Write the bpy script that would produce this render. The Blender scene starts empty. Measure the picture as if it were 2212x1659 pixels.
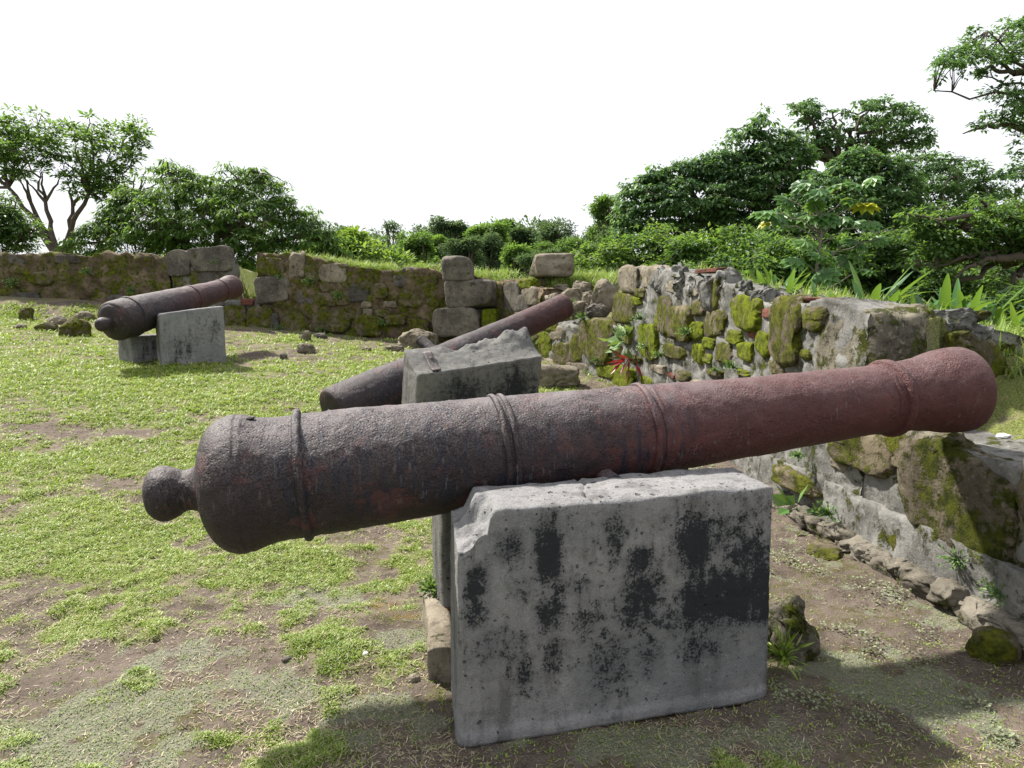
import bpy, math, random
import numpy as np
from mathutils import Matrix, Vector

sc = bpy.context.scene
C = sc.collection
rng = np.random.default_rng(7)

# ------------------------------------------------------------ camera, sky, sun, exposure
F, HY, ROLL, EYE = 1536.0, 640.0, 0.012, 1.6          # focal length etc. in a 2212 x 1659 frame
PITCH = math.atan((829.5 - HY) / F)
cd = bpy.data.cameras.new("camera")
cd.sensor_width = 36.0
cd.lens = 36.0 * F / 2212.0
cd.clip_start = 0.05
cd.clip_end = 3000.0
cam = bpy.data.objects.new("camera", cd)
C.objects.link(cam)
cam.matrix_world = (Matrix.Translation((0, 0, EYE)) @ Matrix.Rotation(math.pi / 2 - PITCH, 4, 'X')
                    @ Matrix.Rotation(-ROLL, 4, 'Z'))
sc.camera = cam

SUN = Vector((-0.62, 0.46, 0.95)).normalized()         # towards the sun: behind the scene, to the left
world = bpy.data.worlds.new("World")
sc.world = world
world.use_nodes = True
wn, wl = world.node_tree.nodes, world.node_tree.links
bg = wn['Background']
sky = wn.new('ShaderNodeTexSky')
sky.sky_type = 'NISHITA'
sky.sun_disc = False
sky.sun_elevation = math.asin(SUN.z)
sky.sun_rotation = math.atan2(SUN.x, SUN.y)
sky.dust_density = 4.0
wtc = wn.new('ShaderNodeTexCoord')
wno = wn.new('ShaderNodeTexNoise')
wno.inputs['Scale'].default_value = 1.6
wno.inputs['Detail'].default_value = 5.0
wl.new(wtc.outputs['Generated'], wno.inputs['Vector'])
wmr = wn.new('ShaderNodeMapRange')
wmr.inputs['From Min'].default_value = 0.3
wmr.inputs['From Max'].default_value = 0.7
wmr.inputs['To Min'].default_value = 0.84
wmr.inputs['To Max'].default_value = 0.97
wl.new(wno.outputs['Fac'], wmr.inputs['Value'])
wmx = wn.new('ShaderNodeMixRGB')
wmx.inputs['Color2'].default_value = (9.3, 9.5, 9.9, 1)   # bright thin cloud veil, in the sky texture's own units
wl.new(wmr.outputs['Result'], wmx.inputs['Fac'])
wl.new(sky.outputs['Color'], wmx.inputs['Color1'])
wl.new(wmx.outputs['Color'], bg.inputs['Color'])
bg.inputs['Strength'].default_value = 0.0585

sd = bpy.data.lights.new("sun", 'SUN')
sd.energy = 4.8
sd.angle = math.radians(2.6)
sd.color = (1.0, 0.95, 0.86)
sun = bpy.data.objects.new("sun", sd)
C.objects.link(sun)
sun.rotation_euler = (-SUN).to_track_quat('-Z', 'Y').to_euler()

vs = sc.view_settings
vs.view_transform = 'Standard'
vs.look = 'None'
vs.exposure = 1.12
vs.gamma = 1.0
vs.use_curve_mapping = False
sc.cycles.max_bounces = 6
sc.cycles.diffuse_bounces = 3
sc.cycles.transmission_bounces = 4
sc.cycles.transparent_max_bounces = 4
sc.cycles.caustics_reflective = False
sc.cycles.caustics_refractive = False
sc.cycles.use_denoising = True

# ------------------------------------------------------------ pixel <-> world (2212 x 1659 pixels)
_R = np.array((Matrix.Rotation(math.pi / 2 - PITCH, 3, 'X') @ Matrix.Rotation(-ROLL, 3, 'Z')))

def ray(px, py):
    v = np.stack([(np.asarray(px, float) - 1106) / F, (829.5 - np.asarray(py, float)) / F,
                  -np.ones_like(np.asarray(px, float))], -1)
    return v @ _R.T

def at(px, py, d):
    """the point seen at a pixel whose world y is d"""
    r = ray(px, py)
    p = r * (d / r[..., 1])[..., None] if np.ndim(px) else r * (d / r[1])
    return p + np.array([0, 0, EYE])

def project(p):
    q = (np.asarray(p, float) - np.array([0, 0, EYE])) @ _R
    return 1106 + F * q[..., 0] / -q[..., 2], 829.5 - F * q[..., 1] / -q[..., 2], -q[..., 2]

# ------------------------------------------------------------ noise
def _hash(ix, iy, iz, seed):
    h = (ix.astype(np.int64) * 374761393 + iy.astype(np.int64) * 668265263
         + iz.astype(np.int64) * 1440662683 + seed * 97471 + 1013) & 0xffffffff
    h = ((h ^ (h >> 13)) * 1274126177) & 0xffffffff
    h = ((h ^ (h >> 16)) * 2246822519) & 0xffffffff
    return ((h ^ (h >> 15)) & 0xffffff) / float(0xffffff)

def vnoise(P, scale=1.0, seed=0):
    P = np.asarray(P, float) * scale
    i = np.floor(P).astype(np.int64)
    f = P - i
    f = f * f * f * (f * (f * 6 - 15) + 10)
    out = 0
    for dx in (0, 1):
        for dy in (0, 1):
            for dz in (0, 1):
                w = ((f[:, 0] if dx else 1 - f[:, 0]) * (f[:, 1] if dy else 1 - f[:, 1])
                     * (f[:, 2] if dz else 1 - f[:, 2]))
                out = out + w * _hash(i[:, 0] + dx, i[:, 1] + dy, i[:, 2] + dz, seed)
    return out

def fbm(P, scale=1.0, oct=4, seed=0, gain=0.5):
    a, s, t = 1.0, 0.0, 0.0
    for k in range(oct):
        s = s + a * vnoise(P, scale * 2.03 ** k, seed + 17 * k)
        t += a
        a *= gain
    return s / t

def fbm2(x, y, scale=1.0, oct=4, seed=0):
    return fbm(np.stack([x, y, np.zeros_like(x) + 0.37], 1), scale, oct, seed)

def worley(P, scale, seed=0):
    P = np.asarray(P, float) * scale
    i = np.floor(P).astype(np.int64)
    d1 = np.full(len(P), 9.0)
    d2 = np.full(len(P), 9.0)
    for dx in (-1, 0, 1):
        for dy in (-1, 0, 1):
            for dz in (-1, 0, 1):
                c = i + np.array([dx, dy, dz])
                q = np.stack([c[:, k] + _hash(c[:, 0], c[:, 1], c[:, 2], seed + 31 * k) for k in range(3)], 1)
                d = np.sqrt(((P - q) ** 2).sum(1))
                m = d < d1
                d2 = np.where(m, d1, np.minimum(d2, d))
                d1 = np.where(m, d, d1)
    return d1, d2

def vec_noise(P, scale, oct, seed):
    return np.stack([fbm(P, scale, oct, seed + 101 * k) - 0.5 for k in range(3)], 1) * 2

def sstep(a, b, x):
    t = np.clip((x - a) / (b - a), 0, 1)
    return t * t * (3 - 2 * t)

# ------------------------------------------------------------ object helpers
def thing(name, label, cat, loc, group=None, mat4=None):
    o = bpy.data.objects.new(name, None)
    o.empty_display_size = 0.2
    C.objects.link(o)
    if mat4 is not None:
        o.matrix_world = mat4
    else:
        o.location = loc
    o['label'] = label
    o['category'] = cat
    if group:
        o['group'] = group
    return o

def tag(o, label=None, cat=None, group=None, kind=None):
    if label: o['label'] = label
    if cat: o['category'] = cat
    if group: o['group'] = group
    if kind: o['kind'] = kind
    return o

def mesh_obj(name, V, F_, mat, parent=None, loc=None, smooth=True, attrs=None, local=False, mat_idx=None):
    """one mesh object; V in world space unless local"""
    V = np.asarray(V, float)
    me = bpy.data.meshes.new(name)
    org = np.zeros(3)
    if not local:
        if parent is not None:
            org = np.array(parent.location)
        elif loc is not None:
            org = np.array(loc, float)
    V = V - org
    Fs = F_ if isinstance(F_, list) else [F_]
    loops = np.concatenate([np.asarray(f, np.int32).ravel() for f in Fs])
    counts = np.concatenate([np.full(len(f), np.asarray(f).shape[1], np.int32) for f in Fs])
    starts = np.concatenate([[0], np.cumsum(counts)[:-1]]).astype(np.int32)
    me.vertices.add(len(V))
    me.vertices.foreach_set('co', V.astype(np.float32).ravel())
    me.loops.add(len(loops))
    me.loops.foreach_set('vertex_index', loops)
    me.polygons.add(len(counts))
    me.polygons.foreach_set('loop_start', starts)
    me.polygons.foreach_set('loop_total', counts)
    me.polygons.foreach_set('use_smooth', np.full(len(counts), smooth))
    me.update(calc_edges=True)
    me.validate()
    for k, a in (attrs or {}).items():
        at_ = me.attributes.new(k, 'FLOAT', 'POINT')
        at_.data.foreach_set('value', np.asarray(a, np.float32))
    me.materials.append(mat)
    o = bpy.data.objects.new(name, me)
    C.objects.link(o)
    if parent is not None:
        o.parent = parent
    elif loc is not None:
        o.location = org
    return o

class Soup:
    """collects vertices, triangles and a tint per vertex"""
    def __init__(self):
        self.V, self.F, self.T, self.n = [], [], [], 0
    def add(self, V, F_, tint=0.5):
        V = np.asarray(V, float).reshape(-1, 3)
        F_ = np.asarray(F_)
        if F_.shape[1] == 4:
            F_ = np.concatenate([F_[:, [0, 1, 2]], F_[:, [0, 2, 3]]])
        self.V.append(V)
        self.F.append(F_ + self.n)
        self.T.append(np.broadcast_to(np.asarray(tint, float), (len(V),)))
        self.n += len(V)
    def build(self, name, mat, parent=None, loc=None, smooth=True):
        return mesh_obj(name, np.concatenate(self.V), np.concatenate(self.F), mat, parent, loc, smooth,
                        {'tint': np.concatenate(self.T)})

def grid_faces(nu, nv, closed_u=False):
    i = np.arange(nu if closed_u else nu - 1)[:, None]
    j = np.arange(nv - 1)[None, :]
    a = (i % nu) * nv + j
    b = ((i + 1) % nu) * nv + j
    return np.stack([a, b, b + 1, a + 1], -1).reshape(-1, 4)

def tube(pts, rad, seg=7):
    pts = np.asarray(pts, float)
    rad = np.broadcast_to(np.asarray(rad, float), (len(pts),))
    t = np.gradient(pts, axis=0)
    t /= np.linalg.norm(t, axis=1)[:, None] + 1e-9
    ref = np.where(np.abs(t[:, 2:3]) > 0.9, np.array([[1.0, 0, 0]]), np.array([[0, 0, 1.0]]))
    a = np.cross(t, ref)
    a /= np.linalg.norm(a, axis=1)[:, None]
    b = np.cross(t, a)
    th = np.linspace(0, 2 * np.pi, seg, endpoint=False)
    V = (pts[None] + rad[None, :, None] * (np.cos(th)[:, None, None] * a[None] + np.sin(th)[:, None, None] * b[None]))
    V = V.reshape(-1, 3)
    Fq = grid_faces(seg, len(pts), True)
    return V, Fq

def merge(V, Fq, tol=1e-4):
    k = np.round(V / tol).astype(np.int64)
    _, first, inv = np.unique(k, axis=0, return_index=True, return_inverse=True)
    inv = inv.reshape(-1)
    return V[first], inv[Fq]

def box_surface(L, T, H, res):
    """subdivided box, x 0..L, y 0..T, z 0..H"""
    nx, ny, nz = [max(2, int(round(s / res)) + 1) for s in (L, T, H)]
    x, y, z = np.linspace(0, L, nx), np.linspace(0, T, ny), np.linspace(0, H, nz)
    Vs, Fs, n = [], [], 0
    def face(A, B, mk, flip):
        nonlocal n
        a, b = np.meshgrid(A, B, indexing='ij')
        V = mk(a.ravel(), b.ravel())
        f = grid_faces(len(A), len(B))
        if flip:
            f = f[:, ::-1]
        Vs.append(V)
        Fs.append(f + n)
        n += len(V)
    o = lambda a, c: np.full_like(a, c)
    face(x, z, lambda a, b: np.stack([a, o(a, 0), b], 1), False)
    face(x, z, lambda a, b: np.stack([a, o(a, T), b], 1), True)
    face(y, z, lambda a, b: np.stack([o(a, 0), a, b], 1), True)
    face(y, z, lambda a, b: np.stack([o(a, L), a, b], 1), False)
    face(x, y, lambda a, b: np.stack([a, b, o(a, H)], 1), False)
    face(x, y, lambda a, b: np.stack([a, b, o(a, 0)], 1), True)
    return merge(np.concatenate(Vs), np.concatenate(Fs))

# ------------------------------------------------------------ material helpers
class Mat:
    def __init__(self, name):
        self.m = bpy.data.materials.new(name)
        self.m.use_nodes = True
        self.nt = self.m.node_tree
        self.n, self.l = self.nt.nodes, self.nt.links
        self.p = self.n['Principled BSDF']
        self.out = self.n['Material Output']
        self.tc = self.n.new('ShaderNodeTexCoord')
        self.obj = self.tc.outputs['Object']
    def set(self, sock, v):
        if hasattr(v, 'links') or isinstance(v, bpy.types.NodeSocket):
            self.l.new(v, sock)
        elif isinstance(v, (tuple, list)) and len(v) == 3 and sock.type == 'RGBA':
            sock.default_value = (*v, 1)
        else:
            sock.default_value = v
    def noise(self, scale, detail=4, rough=0.55, vec=None, dist=0.0):
        t = self.n.new('ShaderNodeTexNoise')
        t.inputs['Scale'].default_value = scale
        t.inputs['Detail'].default_value = detail
        t.inputs['Roughness'].default_value = rough
        t.inputs['Distortion'].default_value = dist
        self.l.new(vec or self.obj, t.inputs['Vector'])
        return t.outputs['Fac']
    def voro(self, scale, feature='F1', vec=None, out='Distance', rand=1.0):
        t = self.n.new('ShaderNodeTexVoronoi')
        t.feature = feature
        t.inputs['Scale'].default_value = scale
        t.inputs['Randomness'].default_value = rand
        self.l.new(vec or self.obj, t.inputs['Vector'])
        return t.outputs[out]
    def scaled(self, s, vec=None):
        t = self.n.new('ShaderNodeMapping')
        t.inputs['Scale'].default_value = s
        self.l.new(vec or self.obj, t.inputs['Vector'])
        return t.outputs['Vector']
    def attr(self, name):
        t = self.n.new('ShaderNodeAttribute')
        t.attribute_name = name
        return t.outputs['Fac']
    def ramp(self, fac, stops):
        t = self.n.new('ShaderNodeValToRGB')
        e = t.color_ramp.elements
        while len(e) > 1:
            e.remove(e[-1])
        for k, (p, c) in enumerate(stops):
            el = e[0] if k == 0 else e.new(p)
            el.position = p
            el.color = (*c, 1) if isinstance(c, (tuple, list)) else (c, c, c, 1)
        self.l.new(fac, t.inputs['Fac'])
        return t.outputs['Color']
    def mix(self, fac, a, b, mode='MIX'):
        t = self.n.new('ShaderNodeMixRGB')
        t.blend_type = mode
        self.set(t.inputs['Fac'], fac)
        self.set(t.inputs['Color1'], a)
        self.set(t.inputs['Color2'], b)
        return t.outputs['Color']
    def math(self, op, a, b=None, clamp=False):
        t = self.n.new('ShaderNodeMath')
        t.operation = op
        t.use_clamp = clamp
        self.set(t.inputs[0], a)
        if b is not None:
            self.set(t.inputs[1], b)
        return t.outputs[0]
    def smooth(self, v, a, b):
        t = self.n.new('ShaderNodeMapRange')
        t.interpolation_type = 'SMOOTHSTEP'
        self.set(t.inputs['Value'], v)
        t.inputs['From Min'].default_value = a
        t.inputs['From Max'].default_value = b
        return t.outputs['Result']
    def sep(self, vec=None):
        t = self.n.new('ShaderNodeSeparateXYZ')
        self.l.new(vec or self.obj, t.inputs[0])
        return t.outputs
    def normal(self):
        return self.n.new('ShaderNodeNewGeometry').outputs['Normal']
    def bump(self, h, strength=0.5, dist=0.02, nrm=None):
        t = self.n.new('ShaderNodeBump')
        t.inputs['Strength'].default_value = strength
        t.inputs['Distance'].default_value = dist
        self.l.new(h, t.inputs['Height'])
        if nrm is not None:
            self.l.new(nrm, t.inputs['Normal'])
        return t.outputs['Normal']
    def finish(self, col, rough=0.85, nrm=None, spec=0.3, metal=0.0):
        self.set(self.p.inputs['Base Color'], col)
        self.set(self.p.inputs['Roughness'], rough)
        self.set(self.p.inputs['Specular IOR Level'], spec)
        self.set(self.p.inputs['Metallic'], metal)
        if nrm is not None:
            self.l.new(nrm, self.p.inputs['Normal'])
        return self.m

def mat_leaf(name, stops, rough=0.36, trans=0.36, tcol=(0.26, 0.38, 0.03), spec=0.5):
    k = Mat(name)
    col = k.ramp(k.attr('tint'), stops)
    k.finish(col, rough, None, spec)
    tr = k.n.new('ShaderNodeBsdfTranslucent')
    k.set(tr.inputs['Color'], k.mix(0.55, col, tcol))
    ms = k.n.new('ShaderNodeMixShader')
    ms.inputs['Fac'].default_value = trans
    k.l.new(k.p.outputs[0], ms.inputs[1])
    k.l.new(tr.outputs[0], ms.inputs[2])
    k.l.new(ms.outputs[0], k.out.inputs['Surface'])
    return k.m

def mat_iron(name, red_from=0.6, length=3.0, redness=1.0, dry=1.0):
    k = Mat(name)
    x = k.sep()[0]
    along = k.math('DIVIDE', x, length)
    n1 = k.noise(3.2, 6, 0.6)
    n2 = k.noise(9.0, 6, 0.65, dist=0.6)
    stretch = k.noise(30.0, 5, 0.65, vec=k.scaled((1.0, 0.3, 0.13)))
    fine = k.noise(150.0, 3, 0.6)
    dark = k.mix(n2, (0.009, 0.007, 0.010), (0.034, 0.022, 0.024))
    red = k.mix(n2, (0.036, 0.012, 0.012), (0.098, 0.030, 0.029))
    fac = k.math('ADD', k.smooth(along, red_from - 0.45, red_from + 0.35), k.math('SUBTRACT', n1, 0.5))
    fac = k.math('ADD', fac, k.math('MULTIPLY', k.math('SUBTRACT', n2, 0.5), 0.9))
    col = k.mix(k.math('MULTIPLY', k.smooth(fac, 0.2, 0.75), redness), dark, red)
    streak = k.math('MULTIPLY', k.smooth(stretch, 0.46, 0.60), k.smooth(n1, 0.38, 0.55))
    band = k.math('MULTIPLY', k.smooth(along, 0.06, 0.14), k.smooth(along, 0.75, 0.6))
    col = k.mix(k.math('MULTIPLY', streak, k.math('MULTIPLY', band, 0.95)), col, (0.010, 0.011, 0.022))
    rustpatch = k.math('MULTIPLY', k.smooth(k.noise(6.0, 6, 0.65, dist=0.4), 0.56, 0.62), 0.35)
    dash = k.math('MULTIPLY', k.smooth(k.noise(75.0, 3, 0.6, vec=k.scaled((1.0, 0.4, 0.22))), 0.58, 0.70), k.smooth(k.noise(3.0, 4, 0.6), 0.42, 0.6))
    col = k.mix(k.math('MULTIPLY', dash, 0.45), col, (0.15, 0.135, 0.14))
    col = k.mix(rustpatch, col, (0.115, 0.036, 0.032))
    # grey mineral speckles, plus sun sheen painted into the colour of upward faces
    nz = k.sep(k.normal())[2]
    up = k.smooth(nz, 0.0, 1.0)
    spk = k.smooth(k.math('ADD', fine, k.math('MULTIPLY', n2, 0.35)), 0.58, 0.84)
    bloom_sheen = k.math('MULTIPLY', spk, k.math('ADD', k.math('MULTIPLY', up, 0.7), 0.08))
    soft = k.math('MULTIPLY', k.smooth(nz, 0.35, 1.0), k.smooth(k.noise(5.5, 5, 0.6), 0.34, 0.66))
    bloom_sheen = k.math('MAXIMUM', bloom_sheen, k.math('MULTIPLY', soft, 0.55))
    bloom_sheen = k.math('MULTIPLY', bloom_sheen, k.math('SUBTRACT', 1.0, k.math('MULTIPLY', k.smooth(along, 0.45, 0.95), 0.5)))
    col = k.mix(k.math('MULTIPLY', bloom_sheen, dry), col, (0.20, 0.175, 0.178))
    crv = k.n.new('ShaderNodeNewGeometry').outputs['Pointiness']
    edge = k.smooth(crv, 0.53, 0.60)
    col = k.mix(k.math('MULTIPLY', edge, 0.45), col, (0.20, 0.17, 0.165))
    pv = k.voro(70.0)
    pc = k.sep(k.voro(70.0, out='Color'))[0]
    pits = k.math('MULTIPLY', k.smooth(pv, 0.42, 0.1), k.smooth(pc, 0.35, 0.6))
    flake = k.smooth(k.noise(7.0, 5, 0.6), 0.50, 0.53)
    h = k.math('ADD', k.math('MULTIPLY', k.noise(28, 5, 0.7), 0.8), k.math('MULTIPLY', fine, 0.55))
    h = k.math('SUBTRACT', h, k.math('MULTIPLY', pits, 0.55))
    h = k.math('ADD', h, k.math('MULTIPLY', flake, 0.28))
    rough_zone = k.smooth(k.noise(2.6, 4, 0.6), 0.36, 0.62)
    h = k.math('MULTIPLY', h, k.math('ADD', k.math('MULTIPLY', rough_zone, 0.8), 0.35))
    nrm = k.bump(h, 0.7, 0.010)
    rough = k.math('ADD', k.math('MULTIPLY', n2, 0.3), 0.5)
    return k.finish(col, rough, nrm, 0.3)

def mat_concrete(name, base=0.30, stain_attr=True, warm=1.0):
    k = Mat(name)
    n1 = k.noise(4.0, 6, 0.6)
    n2 = k.noise(22.0, 6, 0.7)
    n3 = k.noise(110.0, 4, 0.7)
    col = k.mix(n1, (base * 0.62, base * 0.60, base * 0.57 / warm), (base * 1.1, base * 1.08, base * 1.02 / warm))
    col = k.mix(k.math('MULTIPLY', k.smooth(n2, 0.5, 0.66), 0.55), col, (base * 0.36, base * 0.37, base * 0.38))
    col = k.mix(k.math('MULTIPLY', k.smooth(n3, 0.55, 0.72), 0.5), col, (base * 1.5, base * 1.48, base * 1.42))
    big = k.noise(1.7, 5, 0.65, dist=0.3)
    col = k.mix(k.math('MULTIPLY', k.smooth(big, 0.44, 0.64), 0.75), col, (base * 0.55, base * 0.57, base * 0.60))
    drip = k.noise(9.0, 5, 0.65, vec=k.scaled((1.0, 1.0, 0.22)))
    col = k.mix(k.math('MULTIPLY', k.smooth(drip, 0.48, 0.68), 0.7), col, (base * 0.34, base * 0.33, base * 0.33))
    wht = k.math('MULTIPLY', k.smooth(k.noise(230.0, 2, 0.7), 0.60, 0.72), 0.55)
    col = k.mix(wht, col, (base * 2.0, base * 2.0, base * 1.95))
    blk = k.math('MULTIPLY', k.smooth(k.noise(190.0, 2, 0.7), 0.58, 0.7), 0.5)
    col = k.mix(blk, col, (base * 0.3, base * 0.3, base * 0.3))
    # aggregate bits and pits
    wv = k.n.new('ShaderNodeVectorMath')
    wv.operation = 'ADD'
    k.l.new(k.obj, wv.inputs[0])
    wn_ = k.n.new('ShaderNodeTexNoise')
    wn_.inputs['Scale'].default_value = 38.0
    k.l.new(k.obj, wn_.inputs['Vector'])
    wm_ = k.n.new('ShaderNodeVectorMath')
    wm_.operation = 'SCALE'
    wm_.inputs['Scale'].default_value = 0.022
    k.l.new(wn_.outputs['Color'], wm_.inputs[0])
    k.l.new(wm_.outputs[0], wv.inputs[1])
    wv = wv.outputs[0]
    vd = k.voro(19.0, vec=wv)
    vc = k.sep(k.voro(19.0, vec=wv, out='Color'))
    pit = k.math('MULTIPLY', k.smooth(k.math('SUBTRACT', vd, k.math('MULTIPLY', vc[1], 0.16)), 0.12, 0.04), k.smooth(vc[0], 0.70, 0.74))
    vd2 = k.voro(44.0, vec=wv)
    vc2 = k.sep(k.voro(44.0, vec=wv, out='Color'))
    pit2 = k.math('MULTIPLY', k.smooth(k.math('SUBTRACT', vd2, k.math('MULTIPLY', vc2[1], 0.2)), 0.14, 0.04), k.smooth(vc2[0], 0.84, 0.87))
    agg = k.math('MULTIPLY', k.smooth(vd2, 0.30, 0.22), k.smooth(vc2[2], 0.86, 0.9))
    col = k.mix(k.math('MULTIPLY', agg, 0.5), col, (base * 0.5, base * 0.42, base * 0.36))
    pit = k.math('MAXIMUM', pit, pit2)
    col = k.mix(k.math('MULTIPLY', pit, 0.7), col, (0.028, 0.03, 0.034))
    s = k.attr('stain') if stain_attr else k.math('MULTIPLY', k.noise(2.2, 4, 0.5), 0.75)
    sn = k.math('ADD', s, k.math('MULTIPLY', k.math('SUBTRACT', n2, 0.5), 1.3))
    sn = k.math('ADD', sn, k.math('MULTIPLY', k.math('SUBTRACT', n3, 0.5), 1.25))
    sn = k.math('ADD', sn, k.math('MULTIPLY', k.math('SUBTRACT', drip, 0.5), 0.9))
    sm = k.smooth(sn, 0.36, 0.62)
    col = k.mix(k.math('MULTIPLY', sm, 0.96), col, (0.008, 0.009, 0.012))
    soft = k.smooth(k.math('ADD', s, k.math('MULTIPLY', k.math('SUBTRACT', n2, 0.5), 0.6)), 0.1, 0.6)
    col = k.mix(k.math('MULTIPLY', soft, 0.5), col, (0.04, 0.043, 0.047))
    h = k.math('ADD', k.math('MULTIPLY', n2, 0.6), k.math('MULTIPLY', n3, 0.55))
    h = k.math('SUBTRACT', h, k.math('MULTIPLY', pit, 1.1))
    h = k.math('ADD', h, k.math('MULTIPLY', big, 1.5))
    nrm = k.bump(h, 0.75, 0.014)
    return k.finish(col, 0.95, nrm, 0.06)

def mat_stone(name, c0, c1, moss=0.4, moss_c=((0.045, 0.06, 0.006), (0.16, 0.19, 0.012)), lichen=0.4, scale=1.0, dark=0.5):
    """weathered stone; moss is how much of the surface carries moss (0..1)"""
    k = Mat(name)
    g = k.n.new('ShaderNodeNewGeometry')
    pos = g.outputs['Position']
    n1 = k.noise(3.0 * scale, 6, 0.6, vec=pos)
    n2 = k.noise(14.0 * scale, 6, 0.65, vec=pos)
    n3 = k.noise(70.0 * scale, 4, 0.7, vec=pos)
    col = k.mix(k.smooth(n1, 0.3, 0.7), c0, c1)
    col = k.mix(k.math('MULTIPLY', k.smooth(n2, 0.48, 0.66), dark), col, tuple(0.28 * v for v in c0))
    col = k.mix(k.math('MULTIPLY', k.smooth(k.noise(26 * scale, 5, 0.7, vec=pos), 0.56, 0.68), lichen), col,
                tuple(min(0.6, 1.45 * v + 0.05) for v in c1))
    col = k.mix(k.math('MULTIPLY', k.smooth(n3, 0.5, 0.75), 0.35), col, tuple(1.5 * v for v in c1))
    mn = k.math('ADD', k.math('MULTIPLY', k.noise(4.5 * scale, 5, 0.6, vec=pos), 0.7), k.math('MULTIPLY', n2, 0.5))
    t = 0.78 - 0.42 * moss
    mm = k.smooth(k.math('ADD', mn, k.math('MULTIPLY', k.math('SUBTRACT', n3, 0.5), 0.25)), t, t + 0.10)
    mcol = k.mix(k.smooth(k.noise(16 * scale, 4, 0.6, vec=pos), 0.3, 0.68), moss_c[0], moss_c[1])
    mcol = k.mix(k.math('MULTIPLY', k.smooth(n3, 0.35, 0.6), 0.3), mcol, tuple(0.5 * v for v in moss_c[0]))
    col = k.mix(mm if moss > 0 else 0.0, col, mcol)
    h = k.math('ADD', k.math('MULTIPLY', n2, 0.9), k.math('MULTIPLY', n3, 0.35))
    h = k.math('ADD', h, k.math('MULTIPLY', mm, k.math('MULTIPLY', k.noise(120 * scale, 3, 0.7, vec=pos), 0.8)))
    nrm = k.bump(h, 0.7, 0.02)
    return k.finish(col, 0.93, nrm, 0.15)

OLIVE = ((0.020, 0.024, 0.004), (0.075, 0.088, 0.008))
BRIGHT = ((0.050, 0.066, 0.004), (0.165, 0.20, 0.009))
M = {}
M['mortar'] = mat_stone('grey lime mortar', (0.085, 0.083, 0.077), (0.215, 0.21, 0.198), moss=0.33, moss_c=OLIVE, lichen=0.35, dark=0.5)
M['footing'] = mat_stone('crusted footing rubble', (0.075, 0.066, 0.052), (0.175, 0.158, 0.13), moss=0.3, moss_c=OLIVE, lichen=0.3, dark=0.6)
M['stone'] = mat_stone('tan field stone', (0.10, 0.085, 0.062), (0.24, 0.21, 0.165), moss=0.22, moss_c=OLIVE, lichen=0.35)
M['stone_olive'] = mat_stone('olive mossed stone', (0.06, 0.05, 0.032), (0.15, 0.125, 0.085), moss=0.58, moss_c=((0.032, 0.036, 0.005), (0.115, 0.125, 0.012)), lichen=0.2)
M['stone_moss'] = mat_stone('bright mossed stone', (0.08, 0.07, 0.035), (0.16, 0.14, 0.07), moss=0.74, moss_c=BRIGHT, lichen=0.2)
M['stone_dark'] = mat_stone('dark basalt stone', (0.045, 0.040, 0.036), (0.13, 0.118, 0.105), moss=0.25, moss_c=OLIVE, lichen=0.3)
M['boulder'] = mat_stone('lichen boulder', (0.060, 0.054, 0.042), (0.18, 0.162, 0.126), moss=0.42, moss_c=OLIVE, lichen=0.5, dark=0.75)
M['ashlar'] = mat_stone('cut grey stone', (0.058, 0.052, 0.045), (0.155, 0.138, 0.118), moss=0.15, moss_c=OLIVE, lichen=0.45)
M['stone_shade'] = mat_stone('deep mossed stone', (0.05, 0.042, 0.03), (0.14, 0.118, 0.085), moss=0.55, moss_c=((0.018, 0.022, 0.003), (0.075, 0.085, 0.008)), lichen=0.35, dark=0.7)  # darker mossed stone, the muzzle's shade put into its colour
M['brick'] = mat_stone('old red brick', (0.085, 0.034, 0.025), (0.16, 0.065, 0.048), moss=0.22, moss_c=OLIVE, lichen=0.15)
M['earth'] = mat_stone('mossy earth and rubble', (0.055, 0.041, 0.027), (0.155, 0.118, 0.08), moss=0.50,
                       moss_c=((0.032, 0.040, 0.005), (0.125, 0.14, 0.010)), lichen=0.3, dark=0.6)
M['earth_dry'] = mat_stone('dry earth and rubble', (0.055, 0.040, 0.026), (0.17, 0.128, 0.088), moss=0.36, moss_c=OLIVE, lichen=0.4, dark=0.6)
M['iron'] = mat_iron('rusted iron', 0.62, 3.0)
M['iron_brown'] = mat_iron('rusted brown iron', 0.42, 3.0, 0.6, 0.9)
M['iron_dark'] = mat_iron('dark rusted iron', 0.75, 3.2, 0.6, 0.45)
M['concrete'] = mat_concrete('stained concrete', 0.25, True, 0.93)
M['concrete_dark'] = mat_concrete('weathered concrete', 0.18)
_b = Mat('bark')
M['bark'] = _b.finish(_b.mix(_b.noise(9, 5, 0.6), (0.035, 0.028, 0.022), (0.12, 0.10, 0.08)), 0.9,
                      _b.bump(_b.noise(30, 4, 0.6), 0.6, 0.02), 0.15)
_b = Mat('pale bark')
M['bark_pale'] = _b.finish(_b.mix(_b.noise(7, 5, 0.6), (0.09, 0.08, 0.065), (0.26, 0.24, 0.20)), 0.9,
                           _b.bump(_b.noise(30, 4, 0.6), 0.6, 0.02), 0.15)
_b = Mat('white litter')
M['litter'] = _b.finish((0.75, 0.75, 0.74), 0.6)
M['leaf_dark'] = mat_leaf('dark green leaves', [(0.0, (0.022, 0.0471, 0.0218)), (0.5, (0.0484, 0.1003, 0.0389)), (1.0, (0.1211, 0.1946, 0.0547))], 0.45, 0.52, (0.20, 0.34, 0.04), 0.28)
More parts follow.
